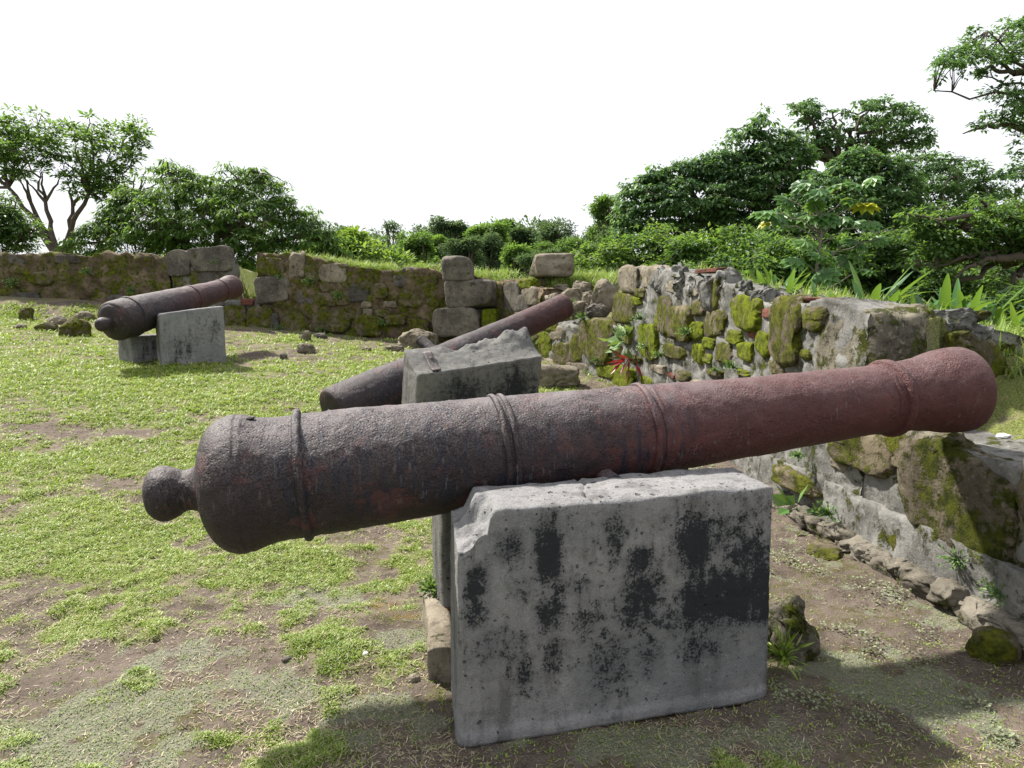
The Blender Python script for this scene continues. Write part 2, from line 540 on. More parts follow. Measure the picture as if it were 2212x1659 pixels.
M['leaf_mid'] = mat_leaf('green leaves', [(0.0, (0.0286, 0.0696, 0.0243)), (0.5, (0.0683, 0.1434, 0.0413)), (1.0, (0.1871, 0.2867, 0.0608))], 0.45, 0.52, (0.24, 0.40, 0.04), 0.28)
M['leaf_blue'] = mat_leaf('cool green leaves', [(0.0, (0.0308, 0.0717, 0.0365)), (0.5, (0.0704, 0.1454, 0.0633)), (1.0, (0.1651, 0.256, 0.0912))], 0.43, 0.52, (0.20, 0.36, 0.06), 0.28)
M['leaf_lime'] = mat_leaf('fresh green leaves', [(0.0, (0.037, 0.087, 0.023)), (0.5, (0.0925, 0.1741, 0.0391)), (1.0, (0.2285, 0.3174, 0.0634))], 0.45, 0.52, (0.28, 0.42, 0.04), 0.28)
M['leaf_far'] = mat_leaf('distant green leaves', [(0.0, (0.0294, 0.057, 0.036)), (0.5, (0.0552, 0.1012, 0.055)), (1.0, (0.1104, 0.1748, 0.0719))], 0.6, 0.40, (0.20, 0.30, 0.07), 0.15)
M['leaf_cecropia'] = mat_leaf('broad lobed leaves', [(0.0, (0.044, 0.121, 0.0385)), (0.6, (0.0935, 0.209, 0.0495)), (0.85, (0.143, 0.264, 0.055)), (1.0, (0.462, 0.44, 0.033))], 0.45, 0.34)
M['leaf_blade'] = mat_leaf('long blade leaves', [(0.0, (0.0263, 0.096, 0.024)), (0.6, (0.0562, 0.16, 0.032)), (1.0, (0.1425, 0.24, 0.04))], 0.36, 0.36)
M['leaf_weed'] = mat_leaf('small weed leaves', [(0.0, (0.06, 0.13, 0.035)), (0.6, (0.12, 0.22, 0.06)), (1.0, (0.22, 0.32, 0.11))], 0.6, 0.28)
M['leaf_red'] = mat_leaf('red leaves', [(0.0, (0.14, 0.01, 0.012)), (0.6, (0.28, 0.02, 0.02)), (1.0, (0.06, 0.14, 0.03))], 0.4, 0.25, (0.35, 0.03, 0.02))
M['grass'] = mat_leaf('grass blades', [(0.0, (0.085, 0.15, 0.022)), (0.5, (0.20, 0.295, 0.040)), (0.85, (0.33, 0.40, 0.085)), (1.0, (0.47, 0.44, 0.22))], 0.5, 0.36, (0.32, 0.45, 0.03))
M['grass_wall'] = mat_leaf('tall grass blades', [(0.0, (0.09, 0.17, 0.03)), (0.6, (0.20, 0.31, 0.06)), (0.85, (0.33, 0.38, 0.12)), (1.0, (0.42, 0.36, 0.20))], 0.5, 0.36, (0.34, 0.42, 0.06))
M['straw'] = mat_leaf('dry straw', [(0.0, (0.16, 0.12, 0.075)), (0.6, (0.34, 0.28, 0.185)), (1.0, (0.52, 0.46, 0.33))], 0.7, 0.1, (0.4, 0.35, 0.2))
M['crust'] = mat_leaf('tiny pale ground plants', [(0.0, (0.10, 0.12, 0.065)), (0.6, (0.20, 0.225, 0.13)), (1.0, (0.30, 0.32, 0.21))], 0.7, 0.2)

# ------------------------------------------------------------ wall line (x, y on the inner face) and terrain
def zat(px, py, d):
    return float(at(px, py, d)[2])

def onw(px, py, d):
    p = at(px, py, d)
    return (float(p[0]), float(d), float(p[2]))

SILL1 = [(2.75, -6.0, 0.80), (2.55, 1.0, 0.80), (2.37, 3.2, 0.80), (2.16, 4.25, 0.82)]
_mp = [(1880, 663, 4.30), (1780, 660, 4.75), (1700, 648, 5.30), (1625, 640, 6.05), (1572, 622, 6.65), (1540, 602, 7.05),
       (1480, 590, 7.8), (1400, 576, 9.1), (1345, 584, 10.0)]
MERLON = [onw(*q) for q in _mp]
SILL2 = [(MERLON[-1][0] - 0.02, 10.03, 1.16), (1.10, 11.2, 1.15), (0.56, 12.2, 1.17)]
CORNER = [(0.56, 12.22, 1.72), (0.2, 12.8, zat(1130, 612, 12.8)), (-0.1, 13.3, zat(1092, 606, 13.3))]
MIDDLE = [(-0.12, 13.32, zat(1085, 606, 13.3)), onw(1000, 592, 13.45), onw(930, 582, 13.55), onw(760, 577, 13.9), onw(690, 560, 14.05),
          onw(650, 550, 14.15), onw(560, 546, 14.3)]
SILL3 = [(MIDDLE[-1][0] - 0.03, 14.32, zat(530, 650, 14.32)), onw(494, 648, 14.42)]
PIER = [onw(493, 545, 14.44), onw(430, 536, 14.5), onw(369, 546, 14.55)]
LEFT = [onw(367, 556, 14.57), onw(280, 556, 14.6), onw(200, 550, 14.65), onw(90, 547, 14.7), onw(-60, 547, 14.75), onw(-420, 545, 14.9)]

POLY = SILL1 + MERLON + SILL2 + CORNER + MIDDLE + SILL3 + PIER + LEFT
_pp = np.array(POLY)
_rise = np.concatenate([np.full(len(SILL1), 0.35), np.full(len(MERLON), -0.28), np.array([0.0, 0.75, 0.7]), np.full(len(CORNER), 0.12),
                        np.full(len(MIDDLE), 0.02), np.full(len(SILL3), -0.12), np.full(len(PIER), -0.15), np.full(len(LEFT), -0.05)])

_fine = []
for _k in range(len(POLY) - 1):
    _l = float(np.hypot(*( _pp[_k + 1] - _pp[_k])[:2]))
    for _t in np.arange(0, 1, min(0.999, 0.5 / max(_l, 0.01))):
        if _l > 0.2:
            _q4 = _pp[_k] + (_pp[_k + 1] - _pp[_k]) * _t
            _fine.append((*_q4, _rise[_k] + (_rise[_k + 1] - _rise[_k]) * _t))
_fine = np.array(_fine)

def wall_dist(x, y):
    """signed distance to the wall line (positive outside the fort), top height and bank rise there"""
    best = np.full(x.shape, 1e9)
    sgn = np.zeros(x.shape)
    zt = np.zeros(x.shape)
    ri = np.zeros(x.shape)
    for k in range(len(_pp) - 1):
        a, b = _pp[k], _pp[k + 1]
        d = b[:2] - a[:2]
        L2 = (d ** 2).sum() + 1e-9
        t = np.clip(((x - a[0]) * d[0] + (y - a[1]) * d[1]) / L2, 0, 1)
        dx, dy = x - (a[0] + t * d[0]), y - (a[1] + t * d[1])
        q = dx * dx + dy * dy
        cr = d[1] * dx - d[0] * dy
        m = q < best
        best = np.where(m, q, best)
        sgn = np.where(m, np.sign(cr), sgn)
        zt = np.where(m, a[2] + t * (b[2] - a[2]), zt)
        ri = np.where(m, _rise[k] + t * (_rise[k + 1] - _rise[k]), ri)
    D = np.sqrt(best) * np.where(sgn == 0, 1, sgn)
    out = D > 0.25
    if out.any():                                                  # away from the wall the bank blends its neighbours' heights
        xo, yo = x[out], y[out]
        wz, wr2, ws_ = np.zeros(xo.shape), np.zeros(xo.shape), np.zeros(xo.shape)
        for k in range(len(_fine)):
            w = 1.0 / ((xo - _fine[k, 0]) ** 2 + (yo - _fine[k, 1]) ** 2 + 0.02) ** 1.6
            wz += w * _fine[k, 2]
            wr2 += w * _fine[k, 3]
            ws_ += w
        m = sstep(0.25, 1.1, D[out])
        zt[out] = zt[out] * (1 - m) + (wz / ws_) * m
        ri[out] = ri[out] * (1 - m) + (wr2 / ws_) * m
    return D, zt, ri

def g_in(x, y):
    sp = lambda t, w: w * np.logaddexp(0, t / w)
    z = 0.085 * sp(y - 6, 0.6) * sstep(40, 14, y) + 0.07 * sp(-x, 0.6) * sstep(2.5, 8.5, y) * sstep(-40, -12, x)
    z = z + 0.28 * sstep(13.2, 14.6, y) * sstep(-6.6, -7.6, x) * sstep(-16, -11, x)     # earth slipped down from the left wall
    return z

def gz(x, y):
    x = np.atleast_1d(np.asarray(x, float))
    y = np.atleast_1d(np.asarray(y, float))
    z = g_in(x, y)
    D, zt, ri = wall_dist(x, y)
    bank = zt - 0.07 + ri * sstep(0.3, 1.4, D)
    wide = 1.8 + 1.4 * sstep(5.2, 4, y)
    fall = 6.5 * sstep(wide, wide + 7.0, D)
    hill = 3.0 * sstep(60, 160, D) + 9.0 * sstep(120, 420, D)
    out = bank - fall + hill
    w = sstep(0.08, 0.34, D)
    return z * (1 - w) + out * w

def gzs(x, y):
    return float(gz(x, y)[0])

def on_ground(px, py):
    r = ray(px, py)
    t = 1.6 / max(1e-3, -r[2]) if r[2] < 0 else 8.0
    p = np.array([0, 0, EYE]) + t * r
    lo, hi = 1.5, 40.0
    for d in np.arange(1.6, 30, 0.05):
        p = np.array([0, 0, EYE]) + r * d / r[1]
        if p[2] <= float(g_in(np.array([p[0]]), np.array([p[1]]))[0]):
            return p
    return p

# ------------------------------------------------------------ ground masks (what grows where)
def _ell(x, y, spec):
    """soft ellipse on the ground; spec in pixels (cx, cy, rx, ry)"""
    c = on_ground(spec[0], spec[1])
    l, r_ = on_ground(spec[0] - spec[2], spec[1]), on_ground(spec[0] + spec[2], spec[1])
    n_, f_ = on_ground(spec[0], spec[1] + spec[3]), on_ground(spec[0], spec[1] - spec[3])
    rx = abs(r_[0] - l[0]) / 2
    ry = abs(f_[1] - n_[1]) / 2
    q = ((x - c[0]) / rx) ** 2 + ((y - c[1]) / ry) ** 2
    return np.exp(-q * 0.9)

CRUST = [(230, 1560, 270, 100), (430, 1420, 120, 35), (560, 1520, 150, 45), (830, 1550, 110, 45), (690, 1290, 110, 28),
         (1420, 1600, 190, 40), (1640, 1590, 110, 35), (900, 1380, 80, 30), (760, 1590, 110, 30), (1960, 1500, 130, 60)]
SOIL = [(560, 1450, 130, 35), (700, 1560, 60, 22), (880, 1600, 120, 40), (840, 1180, 90, 35), (300, 1420, 150, 25), (120, 1490, 110, 60), (200, 935, 220, 14), (480, 905, 160, 10),
        (300, 1060, 120, 18), (60, 1290, 90, 25), (1000, 1560, 60, 60), (640, 770, 160, 9), (300, 1560, 200, 60)]
LUSH = [(620, 1230, 300, 45), (180, 1180, 200, 50), (700, 1390, 60, 25), (300, 830, 420, 28), (720, 1620, 200, 50),
        (90, 1010, 150, 20), (450, 1010, 160, 22), (980, 1640, 40, 20), (600, 960, 140, 14), (480, 1590, 60, 20)]
OCHRE = [(820, 1300, 55, 24), (870, 1330, 40, 14)]
PIERS = []                                             # filled with pier footprints below (x, y, reach)

_A, _B = on_ground(978, 1610), on_ground(1660, 1502)
def masks(x, y):
    n1 = fbm2(x, y, 0.9, 4, 3)
    n2 = fbm2(x, y, 3.6, 3, 11)
    n3 = fbm2(x, y, 11.0, 2, 23)
    n = 0.32 * n1 + 0.34 * n2 + 0.34 * n3
    bias = np.full(x.shape, 0.035)
    bias += 0.05 * sstep(4.2, 8, y) * sstep(12, 9.5, y)
    cr = np.zeros(x.shape)
    for s in CRUST:
        cr = np.maximum(cr, _ell(x, y, s))
    for s in SOIL:
        bias -= 0.16 * _ell(x, y, s)
    for s in LUSH:
        bias += 0.14 * _ell(x, y, s)
    oc = np.zeros(x.shape)
    for s in OCHRE:
        oc = np.maximum(oc, _ell(x, y, s))
    right = sstep(0.9, 1.35, x + 0.05 * y) * sstep(9.5, 8.0, y)
    bias -= 0.17 * right
    D = wall_dist(x, y)[0]
    bias -= 0.09 * sstep(-1.5, -0.5, D) * (D < 0.15) * sstep(-6.2, -5.2, x)
    bias += 0.02 * sstep(0.9, -0.4, x)
    # worn earth round the near pier
    u = (_B - _A)[:2]
    L = np.hypot(*u)
    u = u / L
    v = np.array([-u[1], u[0]])
    a = (x - _A[0]) * u[0] + (y - _A[1]) * u[1]
    b = (x - _A[0]) * v[0] + (y - _A[1]) * v[1]
    qx = np.maximum(0, np.abs(a - L / 2) - L / 2 - 0.0)
    qy = np.maximum(0, np.abs(b - 0.5) - 0.55)
    bias -= 0.15 * sstep(0.55, 0.05, np.hypot(qx, qy))
    bias -= 0.10 * cr
    g = sstep(0.435, 0.605, n + bias)
    crust = sstep(0.46, 0.60, 0.5 * n2 + 0.5 * n3 + 0.36 * cr - 0.12) * (1 - 0.5 * g)
    och = sstep(0.45, 0.75, oc * 0.8 + 0.5 * (n3 - 0.3))
    outside = sstep(0.1, 0.5, D)
    g = np.maximum(g, outside * sstep(0.33, 0.5, n))
    crust = crust * (1 - outside)
    moss = sstep(0.50, 0.64, fbm2(x, y, 2.3, 3, 51)) * (1 - g) * (1 - outside) * sstep(6, 4, y)
    return g, crust, och, moss, D

# ------------------------------------------------------------ ground sheet
def growth(a, b, fine, far, rate=1.22):
    mid = np.arange(a, b + 1e-6, fine)
    out, s, p = [], fine, b
    while p < far:
        s *= rate
        p += s
        out.append(p)
    left, s, p = [], fine, a
    while p > -far:
        s *= rate
        p -= s
        left.append(p)
    return np.concatenate([left[::-1], mid, out])

gx = growth(-3.2, 2.9, 0.026, 900.0, 1.10)
gy_f = np.arange(1.4, 5.0, 0.026)
gy = [5.0]
while gy[-1] < 16.5:
    gy.append(gy[-1] + min(0.14, 0.026 + (gy[-1] - 5) * 0.022))
while gy[-1] < 900:
    gy.append(gy[-1] + max(0.14, (gy[-1] - 15) * 0.10))
back, s_, p_ = [], 0.03, 1.4
while p_ > -60:
    s_ *= 1.3
    p_ -= s_
    back.append(p_)
gy = np.concatenate([back[::-1], gy_f, gy])
GX, GY = np.meshgrid(gx, gy, indexing='ij')
fx, fy = GX.ravel(), GY.ravel()
z0 = gz(fx, fy)
g_, c_, o_, mo_, D_ = masks(fx, fy)
near = (np.abs(fx) < 14) & (fy < 18) & (fy > -3)
lump = np.zeros(len(fx))
P_ = np.stack([fx[near], fy[near], z0[near]], 1)
lump[near] = ((fbm(P_, 1.3, 3, 5) - 0.5) * 0.07 + (fbm(P_, 7.0, 3, 6) - 0.5) * 0.035
              + (fbm(P_, 26.0, 2, 8) - 0.5) * 0.022 * (1 - 0.6 * c_[near])) + 0.012 * g_[near]
D2 = D_
lump = np.where(D2 > 0.3, lump * 2.2, lump)
z0 = z0 + lump - 0.01
gk = Mat('grassy earth')
pos = gk.n.new('ShaderNodeNewGeometry').outputs['Position']
n_a = gk.noise(2.2, 5, 0.6, vec=pos)
n_b = gk.noise(17.0, 5, 0.65, vec=pos)
n_c = gk.noise(95.0, 4, 0.7, vec=pos)
n_d = gk.noise(260.0, 2, 0.7, vec=pos)
soil = gk.mix(gk.smooth(n_a, 0.3, 0.7), (0.082, 0.066, 0.055), (0.155, 0.125, 0.105))
soil = gk.mix(gk.math('MULTIPLY', gk.smooth(n_c, 0.42, 0.7), 0.55), soil, (0.20, 0.16, 0.125))
soil = gk.mix(gk.math('MULTIPLY', gk.smooth(n_b, 0.5, 0.7), 0.6), soil, (0.032, 0.022, 0.017))
soil = gk.mix(gk.math('MULTIPLY', gk.smooth(n_d, 0.66, 0.78), 0.5), soil, (0.30, 0.26, 0.21))
gmask = gk.smooth(gk.math('ADD', gk.attr('grass'), gk.math('MULTIPLY', gk.math('SUBTRACT', n_b, 0.5), 0.9)), 0.45, 1.0)
gcol = gk.mix(gk.smooth(n_c, 0.38, 0.66), (0.085, 0.100, 0.028), (0.20, 0.26, 0.05))
gcol = gk.mix(gk.math('MULTIPLY', gk.smooth(n_b, 0.5, 0.68), 0.5), gcol, (0.20, 0.165, 0.085))
cmask = gk.math('MULTIPLY', gk.smooth(gk.math('ADD', gk.attr('crust'), gk.math('MULTIPLY', gk.math('SUBTRACT', n_b, 0.5), 1.1)), 0.3, 0.75),
                gk.smooth(n_c, 0.40, 0.54))
ccol = gk.mix(n_d, (0.12, 0.13, 0.085), (0.25, 0.26, 0.175))
mmask = gk.math('MULTIPLY', gk.attr('moss'), gk.smooth(n_b, 0.42, 0.6))
soil = gk.mix(gk.math('MULTIPLY', gk.smooth(gk.attr('crust'), 0.1, 0.8), 0.75), soil, gk.mix(n_c, (0.125, 0.113, 0.096), (0.245, 0.228, 0.196)))
thatch = gk.math('MULTIPLY', gk.smooth(gk.attr('grass'), 0.02, 0.5), gk.smooth(n_c, 0.36, 0.6))
soil = gk.mix(gk.math('MULTIPLY', thatch, 0.8), soil, (0.225, 0.205, 0.115))
col = gk.mix(gk.math('MULTIPLY', mmask, 0.55), soil, (0.10, 0.095, 0.03))
col = gk.mix(gk.math('MULTIPLY', gmask, 0.8), col, gcol)
col = gk.mix(gk.math('MULTIPLY', cmask, 0.85), col, ccol)
col = gk.mix(gk.math('MULTIPLY', gk.math('MULTIPLY', gk.attr('ochre'), gk.smooth(n_b, 0.4, 0.6)), 0.6), col, (0.20, 0.12, 0.015))
gh = gk.math('ADD', gk.math('MULTIPLY', n_b, 0.8), gk.math('ADD', gk.math('MULTIPLY', n_c, 0.7), gk.math('MULTIPLY', n_d, 0.25)))
M['ground'] = gk.finish(col, 0.95, gk.bump(gh, 0.9, 0.018), 0.12)
ground = mesh_obj('ground', np.stack([fx, fy, z0], 1), grid_faces(len(gx), len(gy))[:, ::1], M['ground'],
                  attrs={'grass': g_, 'crust': c_, 'ochre': o_, 'moss': mo_})
tag(ground, kind='structure')

def ground_z(x, y):
    """height of the finished ground sheet"""
    x = np.asarray(x, float)
    y = np.asarray(y, float)
    zz = z0.reshape(len(gx), len(gy))
    i = np.clip(np.searchsorted(gx, x) - 1, 0, len(gx) - 2)
    j = np.clip(np.searchsorted(gy, y) - 1, 0, len(gy) - 2)
    tx = (x - gx[i]) / (gx[i + 1] - gx[i])
    ty = (y - gy[j]) / (gy[j + 1] - gy[j])
    return (zz[i, j] * (1 - tx) * (1 - ty) + zz[i + 1, j] * tx * (1 - ty) + zz[i, j + 1] * (1 - tx) * ty + zz[i + 1, j + 1] * tx * ty)

# ------------------------------------------------------------ stones
def stone_mesh(c, n, w, h, d, seed, power=3.2, rough=0.10, tilt=0.0, up=None, res=26, flat_front=False):
    """an irregular block: width w and height h across the normal n, depth d along it"""
    n = np.asarray(n, float)
    n = n / np.linalg.norm(n)
    upv = np.array([0, 0, 1.0]) if up is None else np.asarray(up, float)
    t = np.cross(upv, n)
    t /= np.linalg.norm(t)
    b = np.cross(n, t)
    cv, cf = box_surface(2, 2, 2, 2.0 / max(8, int(res * 0.62)))
    s = np.tan((cv - 1) * (np.pi / 4) * 0.98)
    s = s / np.linalg.norm(s, axis=1)[:, None]
    k = (np.abs(s) ** power).sum(1) ** (-1 / power)
    s = s * k[:, None]
    r = np.random.default_rng(seed)
    off = r.random(3) * 40
    big = vec_noise(s * 0.8 + off, 1.0, 2, seed)
    s2 = s + big * rough * 2.4
    s2 += vec_noise(s + off, 2.6, 3, seed + 5) * rough * 1.1
    s2 += vec_noise(s + off, 7.5, 3, seed + 8) * min(rough, 0.12) * 0.55
    for q in range(3):                                            # a few broken facets
        pl = r.normal(size=3)
        pl /= np.linalg.norm(pl)
        lim = 0.84 + 0.24 * r.random()
        ex = np.maximum(0, s2 @ pl - lim)
        s2 = s2 - ex[:, None] * pl * 0.55
    if flat_front:
        zf = 0.70
        s2[:, 2] = np.where(s2[:, 2] > zf, zf + (s2[:, 2] - zf) * 0.35, s2[:, 2])
    ca, sa = math.cos(tilt), math.sin(tilt)
    X = s2[:, 0] * w / 2
    Z = s2[:, 1] * h / 2
    Xr, Zr = X * ca - Z * sa, X * sa + Z * ca
    V = np.asarray(c) + Xr[:, None] * t + Zr[:, None] * b + (s2[:, 2] * d / 2)[:, None] * n
    return V, cf

def free_stone(name, label, cat, c, w, h, d, yaw, mat, seed, group=None, power=3.0, rough=0.12, tilt=0.0, res=40):
    n = (math.sin(yaw), -math.cos(yaw), 0)
    V, Fq = stone_mesh(c, n, w, h, d, seed, power, rough, tilt, res=res)
    o = mesh_obj(name, V, Fq, mat, loc=(c[0], c[1], c[2] - h / 2))
    return tag(o, label, cat, group)

# ------------------------------------------------------------ walls
def build_wall(name, label, pts, thick, mat, res, amp, seed, bump_scale=4.5, bump=0.05, sink=0.25, back_drop=0.25, cap=0.06, ends=1.0, fade=0.0):
    pts = np.array(pts, float)
    seg = np.hypot(np.diff(pts[:, 0]), np.diff(pts[:, 1]))
    S = np.concatenate([[0], np.cumsum(seg)])
    ns = max(3, int(S[-1] / res))
    s = np.linspace(0, S[-1], ns)
    x, y, zt = (np.interp(s, S, pts[:, k]) for k in range(3))
    tx, ty = np.gradient(x), np.gradient(y)
    ln = np.hypot(tx, ty)
    nx, ny = ty / ln, -tx / ln                                     # outward
    zt = zt + (fbm(np.stack([s, s * 0, s * 0 + seed], 1), 2.2, 3, seed) - 0.5) * cap * 2
    zb = g_in(x, y) - sink
    H = float((zt - zb).mean())
    nt, nh = max(4, int(H / res)), max(3, int(thick / res))
    prof = [(0.0, v) for v in np.linspace(0, 1, nt)] + [(u, 1.0) for u in np.linspace(0, 1, nh)[1:]] + [(1.0, v) for v in np.linspace(1, 0, max(4, nt // 2))[1:]]
    prof = np.array(prof)
    m = len(prof)
    U, Vv = prof[:, 0], prof[:, 1]
    top = zt[:, None] - back_drop * U[None, :] ** 2
    Z = zb[:, None] + (top - zb[:, None]) * Vv[None, :]
    X = x[:, None] + nx[:, None] * thick * U[None, :]
    Y = y[:, None] + ny[:, None] * thick * U[None, :]
    V1 = np.stack([X, Y, Z], -1).reshape(-1, 3)
    F1 = grid_faces(ns, m)
    Vs, Fs = [V1], [F1]
    N = np.stack([np.repeat(nx, m), np.repeat(ny, m), np.zeros(ns * m)], 1)
    Ns = [N]
    off = len(V1)
    for e in (0, ns - 1):                                          # end faces
        u = np.linspace(0, 1, nh)
        v = np.linspace(0, 1, nt)
        Ug, Vg = np.meshgrid(u, v, indexing='ij')
        tp = zt[e] - back_drop * Ug ** 2
        Zg = zb[e] + (tp - zb[e]) * Vg
        Xg = x[e] + nx[e] * thick * Ug
        Yg = y[e] + ny[e] * thick * Ug
        Ve = np.stack([Xg, Yg, Zg], -1).reshape(-1, 3)
        fe = grid_faces(nh, nt)
        Vs.append(Ve)
        Fs.append((fe if e == 0 else fe[:, ::-1]) + off)
        Ns.append(np.tile([[nx[e], ny[e], 0]], (len(Ve), 1)))
        off += len(Ve)
    V = np.concatenate(Vs)
    N = np.concatenate(Ns)
    Fq = np.concatenate(Fs)
    d1, d2 = worley(V * np.array([1, 1, 1.25]), bump_scale, seed)
    joint = np.clip((d2 - d1) * 2.2, 0, 1)
    disp = vec_noise(V, 1.6, 3, seed) * amp + vec_noise(V, 7.0, 3, seed + 3) * amp * 0.45 + vec_noise(V, 20.0, 3, seed + 9) * amp * 0.34
    disp = disp - N * (joint ** 0.7 * bump)[:, None]
    disp[:, 2] += (joint - 0.5) * bump * 0.35 * (V[:, 2] > np.median(V[:, 2]))
    V = V + disp
    V, Fq = merge(V, Fq, 1e-4)
    mid = ns // 2
    root = thing(name, label, 'wall', (float(x[mid]), float(y[mid]), float(g_in(x[mid:mid + 1], y[mid:mid + 1])[0])))
    mesh_obj('masonry', V, Fq, mat, root)
    root['_s'] = 0
    del root['_s']
    return root

def face_point(px, py, pts):
    """where the pixel's ray meets the wall face polyline"""
    r = ray(px, py)
    o = np.array([0.0, 0.0, EYE])
    best = None
    for a, b in zip(pts[:-1], pts[1:]):
        d = np.array([b[0] - a[0], b[1] - a[1]])
        A = np.array([[r[0], -d[0]], [r[1], -d[1]]])
        if abs(np.linalg.det(A)) < 1e-6:
            continue
        t, q = np.linalg.solve(A, np.array([a[0], a[1]]))
        if t > 0:
            e = max(0, -q, q - 1)
            if best is None or e < best[0]:
                L = np.hypot(*d)
                best = (e, o + t * r, np.array([-d[1] / L, d[0] / L, 0.0]), t)
    return best[1], best[2], best[3]

def face_stones(root, pts, specs, base_seed, proud=0.05, depth=0.26, name='stone'):
    """stones set in a wall face, given by where they are seen: (px, py, w_px, h_px, kind)"""
    for k, sp in enumerate(specs):
        px, py, w, h, kind = sp[:5]
        pr = sp[5] if len(sp) > 5 else proud
        c, n, t = face_point(px, py, pts)
        e1, _, _ = face_point(px - w / 2, py, pts)
        e2, _, _ = face_point(px + w / 2, py, pts)
        W = float(np.hypot(*(e2 - e1)[:2]))
        W = min(W, 3.2 * w * t / F * 1.0)
        Hh = h * t / F * 1.02
        dd = max(depth, 0.5 * min(W, Hh))
        cc = c - n * (dd * 0.40 - pr)
        mats = {'M': 'stone_moss', 'O': 'stone_olive', 'G': 'stone', 'B': 'brick', 'D': 'stone_dark', 'L': 'boulder', 'A': 'ashlar', 'S': 'stone_shade'}
        nm = 'brick' if kind == 'B' else name
        pw = 8.0 if kind == 'B' else (6.5 if kind in 'AD' else 4.2)
        rg = 0.04 if kind == 'B' else (0.06 if kind in 'AD' else 0.11)
        if kind != 'B':
            W, Hh = W * 1.12, Hh * 1.10
        V, Fq = stone_mesh(cc, n, W, Hh, dd, base_seed + k, pw, rg, tilt=0.0, res=34, flat_front=True)
        o = mesh_obj(nm, V, Fq, M[mats[kind]], root)

# right-hand low wall under the near muzzle
sill1 = build_wall('embrasure_sill', 'low mossy stone and mortar wall under the muzzle of the nearest cannon', SILL1, 1.7, M['mortar'], 0.035, 0.032, 3, 4.2, 0.018, back_drop=0.0, cap=0.03)
face_stones(sill1, SILL1, [(1870, 972, 130, 84, 'O', 0.07), (1940, 970, 70, 70, 'O', 0.06), (2070, 1075, 225, 205, 'S', 0.07), (1985, 1198, 95, 105, 'O'), (2100, 1240, 80, 90, 'O'), (2195, 1310, 60, 70, 'M'),
                           (1715, 1040, 45, 36, 'O'), (1990, 960, 60, 60, 'L'), (2290, 1060, 150, 200, 'O'), (2320, 1300, 120, 120, 'M'),
                           (2195, 1190, 60, 160, 'L', 0.01), (1815, 995, 40, 40, 'G', 0.02)], 300, proud=0.045)
# footing: a rough projecting plinth along its base
_pl = [(2.66, -6.0, 0.30), (2.46, 1.0, 0.31), (2.285, 3.2, 0.33), (2.085, 4.6, 0.35), (1.985, 5.6, 0.33)]
_ptmp = build_wall('plinth_tmp', 'x', _pl, 0.25, M['mortar'], 0.035, 0.028, 5, 5.0, 0.012, back_drop=0.0, cap=0.015, sink=0.10)
_po = _ptmp.children[0]
_po.name = 'plinth'
_po.data.name = 'plinth'
_dl = np.array(_ptmp.location) - np.array(sill1.location)
_po.data.transform(Matrix.Translation(Vector(_dl)))
_po.parent = sill1
bpy.data.objects.remove(_ptmp)
for k in range(26):                                                # broken rubble footing along the bottom edge
    f = k / 25
    yy = 5.5 - 3.0 * f
    xx = float(np.interp(yy, [1.0, 3.2, 4.6, 5.6], [2.46, 2.285, 2.085, 1.985])) - 0.03
    V, Fq = stone_mesh((xx + 0.04, yy, 0.045 + 0.02 * math.sin(k * 2.3)), (-1, -0.15, 0), 0.24 + 0.07 * math.sin(k * 1.7), 0.12 + 0.03 * math.sin(k * 3.1), 0.2, 700 + k, 3.4, 0.2, res=24)
    mesh_obj('rubble_stone', V, Fq, M['footing'], sill1)

